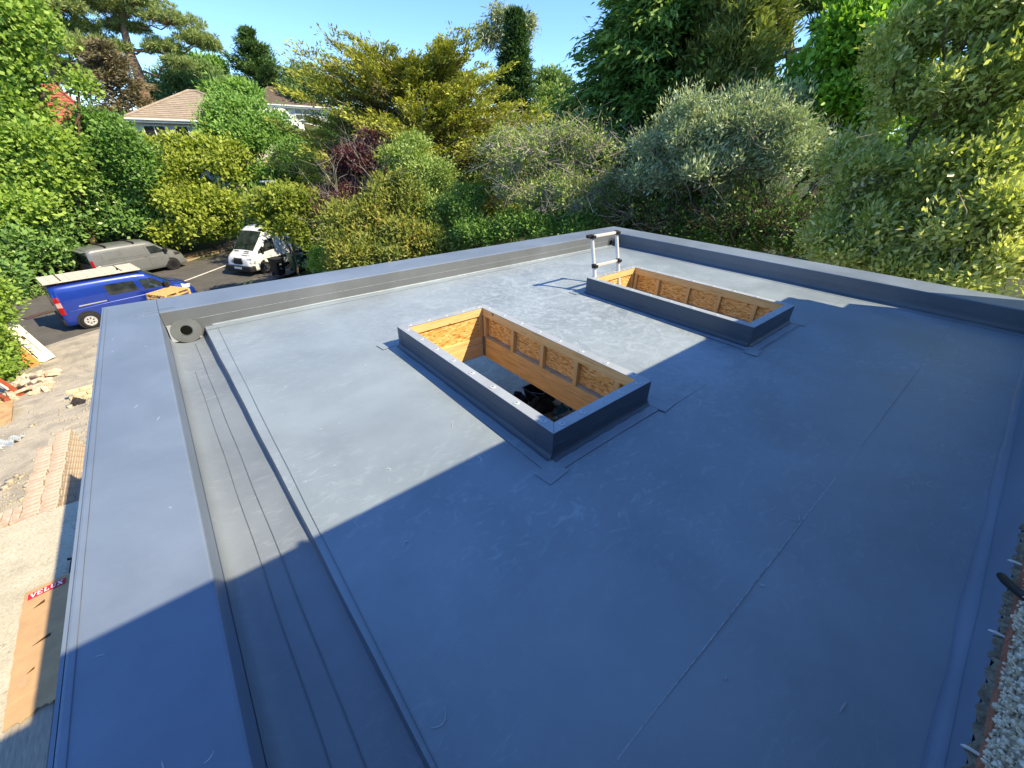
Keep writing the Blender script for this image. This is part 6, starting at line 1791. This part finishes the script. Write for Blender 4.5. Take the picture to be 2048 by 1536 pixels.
PLANTS = [
 ('broad', 'sycamore_tree', 'tall bright green sycamore rising in front of the red roof', 'tree', 'trees across the road', (-3.13, 29.36, -4.66), [[-2.3, 29.86, 6.65, 1.85, 1.57, 1.37], [-2.68, 29.83, 4.75, 1.53, 1.3, 1.39], [-4.03, 29.69, 2.77, 1.8, 1.53, 1.47], [-3.22, 28.77, 1.68, 1.57, 1.34, 0.99], [-4.76, 28.58, 0.33, 2.07, 1.76, 1.57], [-3.13, 28.78, 0.27, 1.5, 1.27, 1.3], [-4.02, 30.7, 5.11, 2.01, 1.71, 2.32], [-0.41, 29.94, 4.56, 0.46, 0.39, 0.3], [-5.1, 27.52, -1.21, 1.55, 1.31, 1.16], [-1.62, 29.9, 6.46, 1.26, 1.07, 0.76]], 'bright', {'n': 52000, 'per': 12, 'L': 0.22, 'W': 0.16, 'cr': 0.55, 'hollow': 0.45, 'trunk': 0.3, 'shoots': 0.06, 'shootlen': 0.6, 'limbs': 90}),
 ('broad', 'laurel_bush', 'dark laurel bush at the roadside beyond the grey van', 'bush', 'bushes along the far verge', (-5.22, 27.61, -4.75), [[-5.74, 26.9, -3.53, 1.97, 1.68, 1.51], [-4.42, 28.63, -2.95, 1.98, 1.68, 1.46], [-6.32, 25.26, -4.11, 1.49, 1.27, 1.35], [-4.42, 29.64, -1.75, 2.26, 1.92, 1.55]], 'laurel', {'n': 32000, 'per': 12, 'L': 0.21, 'W': 0.12, 'cr': 0.38, 'trunk': 0.12, 'limbs': 50}),
 ('broad', 'laurel_bush', 'ivy green laurel bank behind the grey van roof', 'bush', 'bushes along the far verge', (-1.35, 30.65, -4.45), [[-2.21, 30.36, -2.01, 2.14, 1.82, 1.53], [-0.98, 30.43, -2.86, 1.92, 1.63, 1.19], [-2.16, 30.87, -0.67, 2.41, 2.05, 1.6], [-0.05, 30.95, -1.35, 1.93, 1.64, 1.58]], 'laurel', {'n': 32000, 'per': 12, 'L': 0.21, 'W': 0.12, 'cr': 0.38, 'trunk': 0.12, 'limbs': 50}),
 ('broad', 'holly_tree', 'dull dark green tree between sycamore and buff roofed bungalow', 'tree', 'trees across the road', (-0.94, 30.17, -4.72), [[-0.46, 29.94, 1.69, 1.74, 1.48, 1.35], [-1.49, 29.91, 0.43, 1.75, 1.49, 1.51], [-0.15, 29.95, 0.4, 1.81, 1.54, 1.56], [-1.67, 30.9, 1.17, 1.32, 1.12, 1.0]], 'mid', {'n': 30000, 'per': 12, 'L': 0.19, 'W': 0.11, 'cr': 0.4, 'trunk': 0.2, 'limbs': 60, 'tint': -0.08}),
 ('broad', 'elder_bush', 'yellow green bush in front of the buff roofed bungalow', 'bush', 'bushes along the far verge', (2.96, 31.02, -4.96), [[3.58, 30.81, -0.01, 2.52, 2.14, 1.76], [1.93, 29.92, -2.28, 2.49, 2.12, 1.82], [3.57, 29.8, -2.4, 1.72, 1.46, 1.57], [1.54, 30.93, -0.84, 1.97, 1.68, 1.17], [5.54, 31.59, 0.83, 1.4, 1.19, 1.05], [3.67, 31.8, 1.28, 1.52, 1.29, 0.86], [2.39, 31.39, 0.81, 1.15, 0.98, 0.79], [1.46, 31.93, 1.42, 0.81, 0.68, 0.55]], 'yellowish', {'n': 34000, 'per': 12, 'L': 0.21, 'W': 0.13, 'cr': 0.4, 'trunk': 0.14, 'limbs': 60, 'shoots': 0.04}),
 ('broad', 'bay_tree', 'rounded mid green tree hiding the bungalow gable', 'tree', 'trees across the road', (7.21, 33.85, -5.08), [[8.0, 34.23, 2.87, 2.82, 2.4, 1.5], [6.37, 33.49, 1.09, 2.22, 1.89, 1.9], [8.8, 33.04, 1.1, 2.3, 1.96, 2.3], [7.17, 32.34, -1.2, 2.67, 2.27, 2.03], [7.15, 35.39, 3.81, 1.5, 1.27, 1.07], [5.74, 34.59, 2.66, 1.1, 0.93, 1.52]], 'mid', {'n': 44000, 'per': 12, 'L': 0.2, 'W': 0.11, 'cr': 0.4, 'trunk': 0.25, 'limbs': 80, 'tint': 0.12}),
 ('broad', 'bay_tree', 'dark green tree in the shade below the golden cypress', 'tree', 'trees across the road', (9.48, 30.11, -5.08), [[9.45, 29.81, -0.78, 2.05, 1.75, 2.48], [7.66, 30.21, -2.77, 1.89, 1.6, 1.55], [11.34, 30.32, 0.49, 1.53, 1.3, 1.98]], 'mid', {'n': 22000, 'per': 12, 'L': 0.19, 'W': 0.1, 'cr': 0.4, 'trunk': 0.2, 'limbs': 40, 'tint': -0.25}),
 ('broad', 'hebe_bush', 'low grey green bush at the verge beyond the grey van bonnet', 'bush', 'bushes along the far verge', (1.0, 30.45, -4.86), [[1.38, 30.44, -3.64, 1.23, 1.04, 0.58], [0.63, 30.45, -3.43, 1.0, 0.85, 0.56]], 'olive', {'n': 9000, 'per': 10, 'L': 0.15, 'W': 0.05, 'cr': 0.25, 'trunk': 0.05, 'limbs': 20}),
 ('broad', 'ivy_bush', 'bright low bush at the kerb in front of the yellow green bush', 'bush', 'bushes along the far verge', (3.54, 31.56, -4.96), [[2.98, 31.36, -3.47, 1.43, 1.22, 0.67], [4.1, 31.76, -3.53, 1.11, 0.94, 0.62]], 'spring', {'n': 9000, 'per': 10, 'L': 0.16, 'W': 0.1, 'cr': 0.25, 'trunk': 0.05, 'limbs': 20, 'tint': -0.1}),
 ('broad', 'hedge_bush', 'green bush overhanging the drive behind the white door', 'bush', 'bushes by the drive', (-5.1, 13.72, -4.86), [[-5.09, 13.73, -3.76, 0.48, 0.41, 0.94], [-4.81, 14.83, -2.79, 0.66, 0.56, 0.83], [-5.02, 12.71, -4.35, 0.38, 0.32, 0.34], [-5.49, 13.61, -3.77, 0.94, 0.8, 1.34]], 'bright', {'n': 22000, 'per': 12, 'L': 0.12, 'W': 0.075, 'cr': 0.28, 'trunk': 0.08, 'limbs': 30, 'tint': -0.12}),
 ('pine', 'pine_tree', 'tall pine with bare leaning trunk and spreading crown above the bungalows', 'tree', 'trees on the skyline', (3.27, 49.87, 2.93), [[4.67, 48.78, 11.63, 2.5, 2.13, 1.07], [6.72, 48.58, 10.77, 2.61, 2.22, 1.14], [8.31, 48.37, 9.59, 1.81, 1.54, 0.96], [2.27, 49.92, 11.14, 2.48, 2.11, 0.91], [0.15, 49.95, 9.61, 2.04, 1.74, 0.92], [5.7, 48.69, 8.81, 1.77, 1.5, 0.75], [6.34, 47.61, 7.72, 1.11, 0.94, 0.52], [3.5, 50.86, 10.17, 1.74, 1.48, 0.82], [1.81, 49.93, 8.69, 1.91, 1.63, 0.72], [9.16, 48.24, 9.32, 0.82, 0.7, 0.49]], 'pine', {'trunkpts': [[2.2, 49.92, 1.14], [3.11, 49.88, 5.1], [3.29, 49.87, 7.29], [3.21, 49.88, 8.67], [3.43, 49.86, 10.35], [4.01, 49.83, 12.01], [4.66, 49.78, 13.34]], 'ncl': 120, 'per': 36, 'L': 0.42, 'W': 0.06, 'trunk': 0.5}),
 ('pine', 'pine_tree', 'second pine with dense crown standing behind the red roof', 'tree', 'trees on the skyline', (-3.0, 47.85, 3.05), [[-0.24, 47.95, 10.46, 2.11, 1.8, 1.13], [0.14, 47.95, 7.8, 2.42, 2.06, 1.24], [-1.57, 47.92, 8.52, 1.93, 1.64, 1.17], [0.57, 47.95, 6.54, 1.86, 1.58, 1.14], [0.84, 47.95, 11.77, 2.3, 1.95, 0.83], [-0.8, 47.94, 5.77, 1.64, 1.39, 0.98], [-2.51, 47.88, 6.9, 1.56, 1.33, 1.06]], 'pine', {'trunkpts': [[-4.21, 47.76, 1.15], [-2.87, 47.86, 4.63], [-2.05, 47.9, 6.94], [-1.2, 47.93, 9.16], [-0.04, 47.95, 11.63]], 'ncl': 120, 'per': 36, 'L': 0.42, 'W': 0.06, 'trunk': 0.45}),
 ('conifer', 'dying_conifer', 'brown half dead conifer between the red and buff roofs', 'tree', 'trees on the skyline', (1.38, 43.94, 2.56), [], 'deadneedle', {'H': 5.44, 'env': [(0, 2.6), (0.5, 2.3), (1, 0.3)], 'nb': 90, 'pitch': (-12, 20), 'L': 0.42, 'W': 0.1, 'nsp': 20, 'per': 5, 't0': 0.25, 'droop': 0.2, 'trunk': 0.22, 'bark': 'pinebark'}),
 ('broad', 'willow_tree', 'olive grey rounded tree behind the buff roof', 'tree', 'trees on the skyline', (6.88, 52.55, 2.82), [[6.06, 53.68, 6.7, 2.49, 2.12, 1.27], [8.22, 53.43, 7.05, 2.29, 1.94, 1.42], [3.9, 51.84, 5.25, 1.91, 1.62, 0.97], [9.33, 51.25, 5.96, 2.02, 1.72, 1.02]], 'olive', {'n': 24000, 'per': 12, 'L': 0.34, 'W': 0.12, 'cr': 0.6, 'trunk': 0.3, 'limbs': 50, 'tint': -0.05}),
 ('broad', 'lime_tree', 'fresh green tree on the skyline beyond the buff roof', 'tree', 'trees on the skyline', (9.69, 53.2, 3.84), [[9.87, 57.23, 8.12, 1.9, 1.62, 1.29], [8.77, 58.4, 8.56, 1.63, 1.39, 1.07], [9.46, 49.2, 5.24, 1.73, 1.47, 1.2], [10.67, 47.97, 5.65, 1.47, 1.25, 0.87]], 'mid', {'n': 20000, 'per': 12, 'L': 0.34, 'W': 0.18, 'cr': 0.6, 'trunk': 0.3, 'limbs': 40, 'tint': 0.2}),
 ('conifer', 'spruce_tree', 'dark spruce with ragged point between the two bungalows', 'tree', 'trees on the skyline', (13.97, 54.43, 4.71), [], 'darkcon', {'H': 7.27, 'env': [(0, 3.8), (0.4, 2.6), (0.7, 1.25), (0.9, 0.4), (1, 0.05)], 'nb': 150, 'pitch': (10, 34), 'L': 0.36, 'W': 0.11, 'nsp': 34, 'per': 6, 't0': 0.1, 'spread': 0.12, 'droop': -0.04, 'trunk': 0.3, 'c0': 0.15, 'jit': 0.3}),
 ('broad', 'far_tree', 'soft grey green tree behind the brown roofed bungalow', 'tree', 'trees on the skyline', (17.61, 50.0, 4.32), [[17.84, 51.34, 7.42, 2.5, 2.12, 1.55], [18.99, 48.86, 6.45, 2.2, 1.87, 1.33], [16.01, 49.79, 5.87, 1.62, 1.38, 1.09]], 'olive', {'n': 14000, 'per': 12, 'L': 0.34, 'W': 0.14, 'cr': 0.6, 'trunk': 0.3, 'limbs': 30, 'tint': -0.2}),
 ('conifer', 'golden_cypress', 'big spreading golden cypress with upswept feathery sprays', 'tree', None, (15.01, 21.25, -4.42), [], 'gold', {'H': 11.04, 'env': [(0, 5.2), (0.3, 7.6), (0.55, 7.2), (0.8, 5.0), (1, 2.6)], 'nb': 430, 'h0': 0.1, 'hpow': 0.95, 'sh': 0.88, 'pitch': (-2, 23), 'pj': 5, 'L': 0.22, 'W': 0.085, 'plume': 12, 'nsp': 8, 'per': 4, 'spread': 0.16, 't0': 0.38, 'droop': -0.03, 'rise': 0.1, 'trunk': 0.42, 'c0': 0.02, 'ct': 0.62, 'cpow': 1.5, 'inner': 16, 'bark': 'bark', 'brbark': 'greybark', 'jit': 0.13, 'bump': 0.12}),
 ('conifer', 'dark_cypress', 'narrow dark cypress standing behind the golden cypress', 'tree', 'trees on the skyline', (25.91, 24.69, -4.47), [], 'darkcon', {'H': 14.92, 'env': [(0, 2.9), (0.35, 2.6), (0.6, 1.8), (0.85, 0.8), (1, 0.05)], 'nb': 420, 'pitch': (10, 50), 'L': 0.34, 'W': 0.12, 'nsp': 22, 'per': 6, 't0': 0.2, 'droop': 0.25, 'hang': 0.5, 'trunk': 0.3, 'c0': 0.1, 'ct': 0.4}),
 ('broad', 'gum_tree', 'pale gum tree showing over the tip of the dark cypress', 'tree', 'trees on the skyline', (33.67, 33.84, -5.08), [[32.54, 34.76, 12.48, 1.17, 1.0, 0.95], [33.95, 33.61, 11.57, 1.29, 1.09, 0.97], [31.63, 35.46, 11.14, 1.19, 1.01, 0.83], [34.62, 33.03, 11.95, 0.69, 0.59, 0.67], [33.4, 34.07, 9.82, 1.21, 1.03, 1.17]], 'gum', {'n': 8000, 'per': 10, 'L': 0.45, 'W': 0.12, 'cr': 0.6, 'trunk': 0.14, 'limbs': 40, 'hang': 0.6, 'hollow': 0.3, 'bark': 'greybark'}),
 ('broad', 'far_tree', 'small fresh green tree low in the gap of sky', 'tree', 'trees on the skyline', (28.26, 22.56, -4.26), [[29.48, 24.18, 4.8, 1.46, 1.24, 1.4], [27.71, 23.1, 3.11, 1.68, 1.43, 1.22], [27.59, 20.41, 3.4, 1.18, 1.01, 1.31]], 'apple', {'n': 12000, 'per': 12, 'L': 0.26, 'W': 0.13, 'cr': 0.45, 'trunk': 0.2, 'limbs': 30}),
 ('broad', 'far_tree', 'grey green tree top in the gap of sky beside the dark cypress', 'tree', 'trees on the skyline', (39.43, 34.02, -5.08), [[38.91, 34.53, 7.82, 1.79, 1.52, 1.07], [39.95, 33.51, 6.91, 1.35, 1.15, 1.27]], 'olive', {'n': 9000, 'per': 12, 'L': 0.36, 'W': 0.16, 'cr': 0.6, 'trunk': 0.3, 'limbs': 30, 'tint': -0.1}),
 ('conifer', 'weeping_cypress', 'broad dark weeping cypress with drooping sprays', 'tree', None, (19.33, 6.89, -3.31), [], 'lawson', {'H': 13.15, 'env': [(0, 4.0), (0.3, 4.1), (0.55, 3.7), (0.8, 2.4), (1, 0.3)], 'nb': 760, 'h0': 0.06, 'pitch': (0, 30), 'L': 0.34, 'W': 0.11, 'nsp': 26, 'per': 6, 'spread': 0.28, 't0': 0.3, 'droop': 0.32, 'hang': 0.75, 'trunk': 0.35, 'c0': 0.04, 'ct': 0.45, 'cpow': 2.2, 'jit': 0.16, 'bump': 0.12}),
 ('conifer', 'leyland_cypress', 'olive green feathery cypress in front of the weeping one', 'tree', None, (18.15, 2.99, -3.3), [], 'leyland', {'H': 11.61, 'env': [(0, 1.6), (0.35, 1.9), (0.6, 1.9), (0.85, 1.3), (1, 0.2)], 'nb': 420, 'h0': 0.25, 'pitch': (20, 55), 'L': 0.26, 'W': 0.07, 'nsp': 26, 'per': 6, 'spread': 0.2, 't0': 0.2, 'droop': -0.05, 'trunk': 0.25, 'c0': 0.1, 'ct': 0.5}),
 ('pine', 'dark_pine', 'dark pine showing sky between its limbs behind the bright green tree', 'tree', None, (25.78, 2.93, -3.3), [[24.87, 5.19, 7.23, 1.14, 0.97, 0.42], [25.36, 4.05, 7.29, 1.1, 0.94, 0.4], [24.92, 5.08, 5.8, 0.94, 0.8, 0.45], [24.88, 5.16, 4.66, 0.97, 0.83, 0.67], [25.71, 3.11, 6.53, 0.88, 0.75, 0.33], [24.97, 4.97, 8.04, 1.55, 1.31, 0.39], [25.92, 2.52, 7.29, 1.27, 1.08, 0.46], [24.24, 4.13, 3.68, 1.18, 1.01, 0.57], [26.61, 3.58, 4.08, 1.48, 1.25, 0.79]], 'darkcon', {'trunkpts': [[25.96, 2.41, 1.32], [25.6, 3.42, 4.01], [25.33, 4.12, 5.74], [25.11, 4.63, 7.18], [24.95, 5.01, 8.21]], 'ncl': 60, 'per': 24, 'L': 0.34, 'W': 0.06, 'trunk': 0.3}),
 ('broad', 'beech_tree', 'bright fresh green tree behind the silver leaved shrub', 'tree', None, (17.98, -0.89, -3.33), [[17.99, -0.58, 4.46, 1.43, 1.21, 0.85], [17.83, -0.08, 3.75, 0.95, 0.8, 0.67], [18.16, -1.18, 4.97, 1.29, 1.1, 0.73], [17.59, -0.99, 2.92, 1.39, 1.18, 0.55], [17.89, -2.16, 3.49, 1.14, 0.97, 0.89], [18.44, -0.33, 6.12, 1.3, 1.11, 0.51]], 'spring', {'n': 52000, 'per': 12, 'L': 0.155, 'W': 0.105, 'cr': 0.34, 'hollow': 0.3, 'trunk': 0.2, 'limbs': 70, 'shoots': 0.06, 'sub': 13, 'sr': 1.15}),
 ('broad', 'low_shrub', 'low dark shrub filling the foot of the hedge at the parapet', 'shrub', None, (14.18, -1.71, -3.29), [[14.34, 0.55, -0.49, 1.33, 1.13, 0.46], [14.48, -1.1, -0.4, 1.22, 1.04, 0.42], [14.2, -2.61, -0.26, 0.96, 0.82, 0.38], [13.71, -3.69, -0.39, 0.88, 0.75, 0.35]], 'mid', {'n': 18000, 'per': 10, 'L': 0.12, 'W': 0.06, 'cr': 0.26, 'hollow': 0.3, 'trunk': 0.05, 'limbs': 40, 'tint': -0.25}),
 ('broad', 'silver_shrub', 'large silvery green shrub overhanging the parapet corner', 'shrub', None, (14.76, 1.15, -3.3), [[14.92, 1.63, 2.36, 1.77, 1.5, 0.92], [15.58, 0.22, 2.36, 1.54, 1.31, 0.94], [14.15, 2.39, 1.49, 1.34, 1.14, 0.85], [14.77, 0.8, 1.4, 1.75, 1.49, 0.67], [15.28, -0.98, 1.6, 1.17, 1.0, 0.74], [13.87, 2.82, 0.79, 0.95, 0.81, 0.53]], 'silver', {'n': 76000, 'per': 12, 'gap': 0.3, 'bump': 0.28, 'L': 0.13, 'W': 0.044, 'cr': 0.24, 'hollow': 0.45, 'trunk': 0.1, 'limbs': 120, 'up': 0.6, 'fr': (0.2, 0.44), 'sr': 1.15, 'shoots': 0.08, 'shootlen': 0.5, 'twigs': 260, 'twigmat': 'greybark', 'bark': 'greybark'}),
 ('broad', 'shade_shrub', 'dark leggy shrub with bare stems in shade beside the parapet', 'shrub', None, (13.83, 0.41, -3.31), [[13.64, 1.88, -0.12, 1.53, 1.3, 0.69], [14.14, -0.24, -0.05, 1.71, 1.45, 0.63], [13.91, -1.95, 0.13, 1.11, 0.94, 0.69], [13.03, 3.33, 0.08, 0.79, 0.67, 0.71], [14.44, -0.99, 0.44, 1.48, 1.26, 0.66]], 'mid', {'n': 9000, 'per': 7, 'L': 0.1, 'W': 0.05, 'cr': 0.3, 'hollow': 0.25, 'trunk': 0.07, 'limbs': 160, 'tint': -0.35, 'sub': 0, 'twigs': 600, 'twr': 0.014, 'twigmat': 'bark', 'bark': 'greybark'}),
 ('broad', 'twiggy_shrub', 'pale twiggy shrub with sparse light green leaves behind the parapet', 'shrub', None, (13.06, 6.91, -3.3), [[13.1, 7.32, 1.32, 2.21, 1.88, 1.29], [14.43, 5.91, 1.7, 1.57, 1.34, 1.07], [11.89, 8.38, 0.39, 1.45, 1.24, 1.27], [13.02, 5.99, -0.02, 2.38, 2.02, 1.06], [13.91, 4.98, 0.2, 1.17, 0.99, 1.03], [12.04, 8.9, 1.82, 1.02, 0.87, 0.68]], 'apple', {'n': 26000, 'per': 8, 'L': 0.11, 'W': 0.05, 'cr': 0.3, 'hollow': 0.3, 'trunk': 0.1, 'limbs': 160, 'twigs': 1500, 'twr': 0.013, 'twigmat': 'whitebark', 'bark': 'greybark', 'tint': 0.05, 'shoots': 0.08, 'shootlen': 0.7}),
 ('broad', 'pale_edged_tree', 'tall glossy tree with pale edged leaves leaning over the parapet', 'tree', None, (12.95, -4.32, -3.31), [[13.12, -3.8, 3.52, 1.26, 1.07, 0.78], [12.86, -4.87, 2.81, 1.09, 0.92, 0.83], [13.09, -3.63, 2.46, 0.84, 0.71, 0.74], [12.65, -4.81, 1.78, 1.25, 1.06, 0.71], [12.42, -4.51, 1.15, 0.91, 0.77, 0.61], [12.11, -5.85, 1.13, 0.97, 0.82, 0.83], [13.62, -3.73, 4.54, 1.22, 1.04, 0.52], [13.43, -2.85, 3.65, 0.53, 0.45, 0.55], [13.26, -4.81, 3.84, 0.87, 0.74, 0.74]], 'pittos', {'n': 96000, 'per': 11, 'gap': 0.36, 'bump': 0.32, 'L': 0.115, 'W': 0.054, 'cr': 0.24, 'hollow': 0.25, 'trunk': 0.12, 'limbs': 140, 'up': 0.5, 'shoots': 0.08, 'shootlen': 0.5, 'tint': -0.02, 'sub': 13, 'fr': (0.22, 0.48), 'sr': 1.2}),
 ('broad', 'cream_leaved_shrub', 'cream and green leaved shrub beyond the parapet shadow', 'shrub', None, (11.56, -4.46, -3.3), [[12.07, -3.63, 1.28, 0.58, 0.49, 0.49], [11.98, -3.22, 0.22, 0.57, 0.49, 0.47], [11.42, -3.96, -0.11, 0.64, 0.54, 0.4], [11.15, -4.88, -0.17, 0.68, 0.58, 0.32], [10.91, -5.62, -0.14, 0.63, 0.53, 0.3], [11.71, -3.86, 0.45, 0.85, 0.72, 0.52], [11.45, -4.81, 0.44, 0.87, 0.74, 0.43], [11.3, -5.5, 0.49, 0.8, 0.68, 0.44], [11.11, -6.2, 0.31, 0.58, 0.5, 0.38], [12.52, -2.91, 1.71, 0.44, 0.38, 0.41]], 'pittos', {'n': 56000, 'per': 11, 'gap': 0.34, 'bump': 0.3, 'L': 0.11, 'W': 0.052, 'cr': 0.22, 'hollow': 0.25, 'trunk': 0.06, 'limbs': 120, 'up': 0.5, 'shoots': 0.1, 'shootlen': 0.5, 'tint': 0.08, 'sub': 11, 'fr': (0.22, 0.5), 'sr': 1.2, 'twigs': 120, 'bark': 'greybark'}),
 ('broad', 'purple_shrub', 'dark purple leaved shrub with bleached bare branches', 'shrub', None, (8.04, 15.33, -4.24), [[8.6, 15.41, 0.77, 1.32, 1.12, 1.04], [7.56, 15.25, -0.59, 1.2, 1.02, 0.97], [9.46, 15.6, 1.7, 0.72, 0.62, 0.71], [6.52, 15.06, -1.82, 0.72, 0.61, 0.89]], 'purple', {'n': 18000, 'per': 10, 'L': 0.13, 'W': 0.07, 'cr': 0.28, 'hollow': 0.35, 'trunk': 0.08, 'limbs': 80, 'twigs': 200, 'twigmat': 'whitebark'}),
 ('bare', 'dead_shrub', 'bleached bare branches standing in the purple shrub', 'shrub', None, (7.67, 15.01, -4.24), [[7.21, 15.16, 0.71, 0.02, 0.02, 0.02], [7.82, 14.95, 1.31, 0.02, 0.02, 0.02], [8.79, 14.58, 1.01, 0.02, 0.02, 0.02], [6.3, 14.6, -1.07, 0.02, 0.02, 0.02], [8.33, 14.76, 1.71, 0.02, 0.02, 0.02]], '', {'lev': 4, 'fork': 3, 'r': 0.05, 'fan': 0.5}),
 ('broad', 'orange_tipped_shrub', 'shrub with orange young leaves beyond the front parapet', 'shrub', None, (7.45, 11.65, -3.99), [[7.02, 12.26, -1.05, 1.5, 1.28, 0.98], [8.86, 12.03, -0.35, 1.33, 1.13, 1.09], [8.85, 10.93, -1.66, 1.54, 1.31, 0.92], [6.37, 11.54, -2.08, 1.16, 0.99, 0.8], [7.56, 10.86, -2.23, 1.72, 1.46, 0.72], [6.07, 12.27, -1.56, 0.74, 0.63, 0.89]], 'orange', {'n': 40000, 'per': 12, 'L': 0.17, 'W': 0.06, 'cr': 0.28, 'hollow': 0.5, 'trunk': 0.08, 'limbs': 80, 'up': 0.55, 'shoots': 0.06, 'shootlen': 0.4}),
 ('broad', 'light_green_shrub', 'light green feathery shrub beside the orange tipped one', 'shrub', None, (10.3, 12.12, -3.8), [[10.48, 12.33, 0.36, 1.38, 1.17, 1.11], [10.47, 11.18, -1.01, 1.15, 0.98, 1.15], [9.89, 13.2, 1.15, 1.03, 0.87, 0.78], [10.09, 10.48, -1.95, 1.14, 0.97, 0.75], [10.58, 13.41, 1.74, 0.69, 0.59, 0.58]], 'apple', {'n': 32000, 'per': 12, 'L': 0.13, 'W': 0.055, 'cr': 0.28, 'hollow': 0.5, 'trunk': 0.08, 'limbs': 60, 'tint': 0.05}),
 ('broad', 'kerb_tree', 'small round headed tree at the kerb in front of the white van', 'tree', None, (4.92, 15.98, -4.55), [[4.98, 16.47, -0.58, 1.28, 1.09, 0.71], [5.76, 16.3, -0.79, 0.83, 0.71, 0.77], [4.31, 16.6, -0.83, 0.69, 0.59, 0.54], [5.26, 15.9, -1.47, 0.99, 0.84, 0.65], [4.57, 16.55, -1.39, 0.61, 0.52, 0.47], [5.51, 15.84, -2.06, 0.58, 0.49, 0.49]], 'yellowish', {'n': 17000, 'per': 11, 'L': 0.16, 'W': 0.09, 'cr': 0.28, 'hollow': 0.4, 'trunk': 0.07, 'limbs': 50, 'tint': -0.22}),
 ('broad', 'yellow_conifer', 'small vivid yellow green bush beside the green bin', 'shrub', None, (5.88, 14.55, -4.35), [[6.08, 15.7, -2.1, 0.54, 0.45, 0.73], [5.59, 14.28, -2.83, 0.61, 0.51, 0.63], [5.96, 13.66, -2.82, 0.81, 0.69, 0.66]], 'bright', {'n': 10000, 'per': 10, 'L': 0.11, 'W': 0.05, 'cr': 0.2, 'hollow': 0.5, 'trunk': 0.05, 'limbs': 30}),
 ('broad', 'under_shrub', 'dark green shrub filling in below the twiggy shrub', 'shrub', None, (11.32, 7.45, -3.35), [[10.45, 8.22, -1.22, 1.24, 1.05, 0.67], [11.57, 6.69, -0.92, 1.4, 1.19, 0.55], [12.47, 5.11, -0.69, 1.53, 1.3, 0.53], [10.8, 9.79, -0.46, 0.87, 0.74, 0.98]], 'mid', {'n': 20000, 'per': 11, 'L': 0.11, 'W': 0.055, 'cr': 0.28, 'trunk': 0.06, 'limbs': 50, 'tint': -0.1}),
 ('broad', 'wood_tree', 'dark dense tree closing the view behind the golden cypress', 'tree', 'dense trees behind', (18.43, 29.47, -5.03), [[17.77, 29.94, 0.41, 3.82, 3.24, 2.2], [22.17, 27.45, 0.44, 3.9, 3.32, 2.25], [14.96, 33.32, 1.45, 2.55, 2.17, 2.18], [18.8, 27.15, -2.11, 5.09, 4.33, 1.91]], 'mid', {'n': 24000, 'per': 12, 'L': 0.28, 'W': 0.15, 'cr': 0.5, 'trunk': 0.3, 'limbs': 40, 'tint': -0.25}),
 ('broad', 'wood_tree', 'dark dense tree closing the view behind the twiggy shrub', 'tree', 'dense trees behind', (23.12, 19.03, -4.01), [[22.83, 22.04, 1.65, 2.32, 1.97, 1.97], [23.81, 18.53, 0.75, 2.96, 2.52, 1.6], [24.56, 14.84, 0.88, 2.41, 2.05, 1.78], [21.29, 20.71, -1.67, 3.86, 3.28, 1.39]], 'mid', {'n': 22000, 'per': 12, 'L': 0.26, 'W': 0.14, 'cr': 0.5, 'trunk': 0.3, 'limbs': 40, 'tint': -0.25}),
 ('broad', 'wood_tree', 'dark dense tree closing the view behind the silver shrub', 'tree', 'dense trees behind', (21.4, 1.56, -3.31), [[22.63, 2.78, 2.15, 2.24, 1.91, 1.31], [21.39, 0.26, 1.64, 1.59, 1.35, 1.34], [21.79, 4.68, 0.44, 2.94, 2.5, 1.29], [19.79, -1.48, 1.56, 1.22, 1.03, 1.03]], 'mid', {'n': 26000, 'per': 12, 'L': 0.2, 'W': 0.11, 'cr': 0.4, 'trunk': 0.25, 'limbs': 40, 'tint': -0.25}),
 ('broad', 'wood_tree', 'dark dense tree closing the view behind the pale edged tree', 'tree', 'dense trees behind', (27.42, -2.28, -3.31), [[26.69, -0.26, -0.75, 2.21, 1.88, 2.01], [27.15, -3.05, -0.88, 2.95, 2.51, 1.66], [28.05, -2.22, 2.05, 2.66, 2.26, 1.86], [28.26, -4.28, 1.54, 2.51, 2.13, 2.14], [26.94, -1.59, 0.66, 1.82, 1.55, 1.99]], 'mid', {'n': 26000, 'per': 12, 'L': 0.26, 'W': 0.15, 'cr': 0.35, 'trunk': 0.25, 'limbs': 40, 'tint': -0.25}),
]

for i, sp in enumerate(PLANTS):
    {'broad': broad, 'conifer': conifer, 'pine': pine, 'bare': bare}[sp[0]](sp[1:], 100 + i)
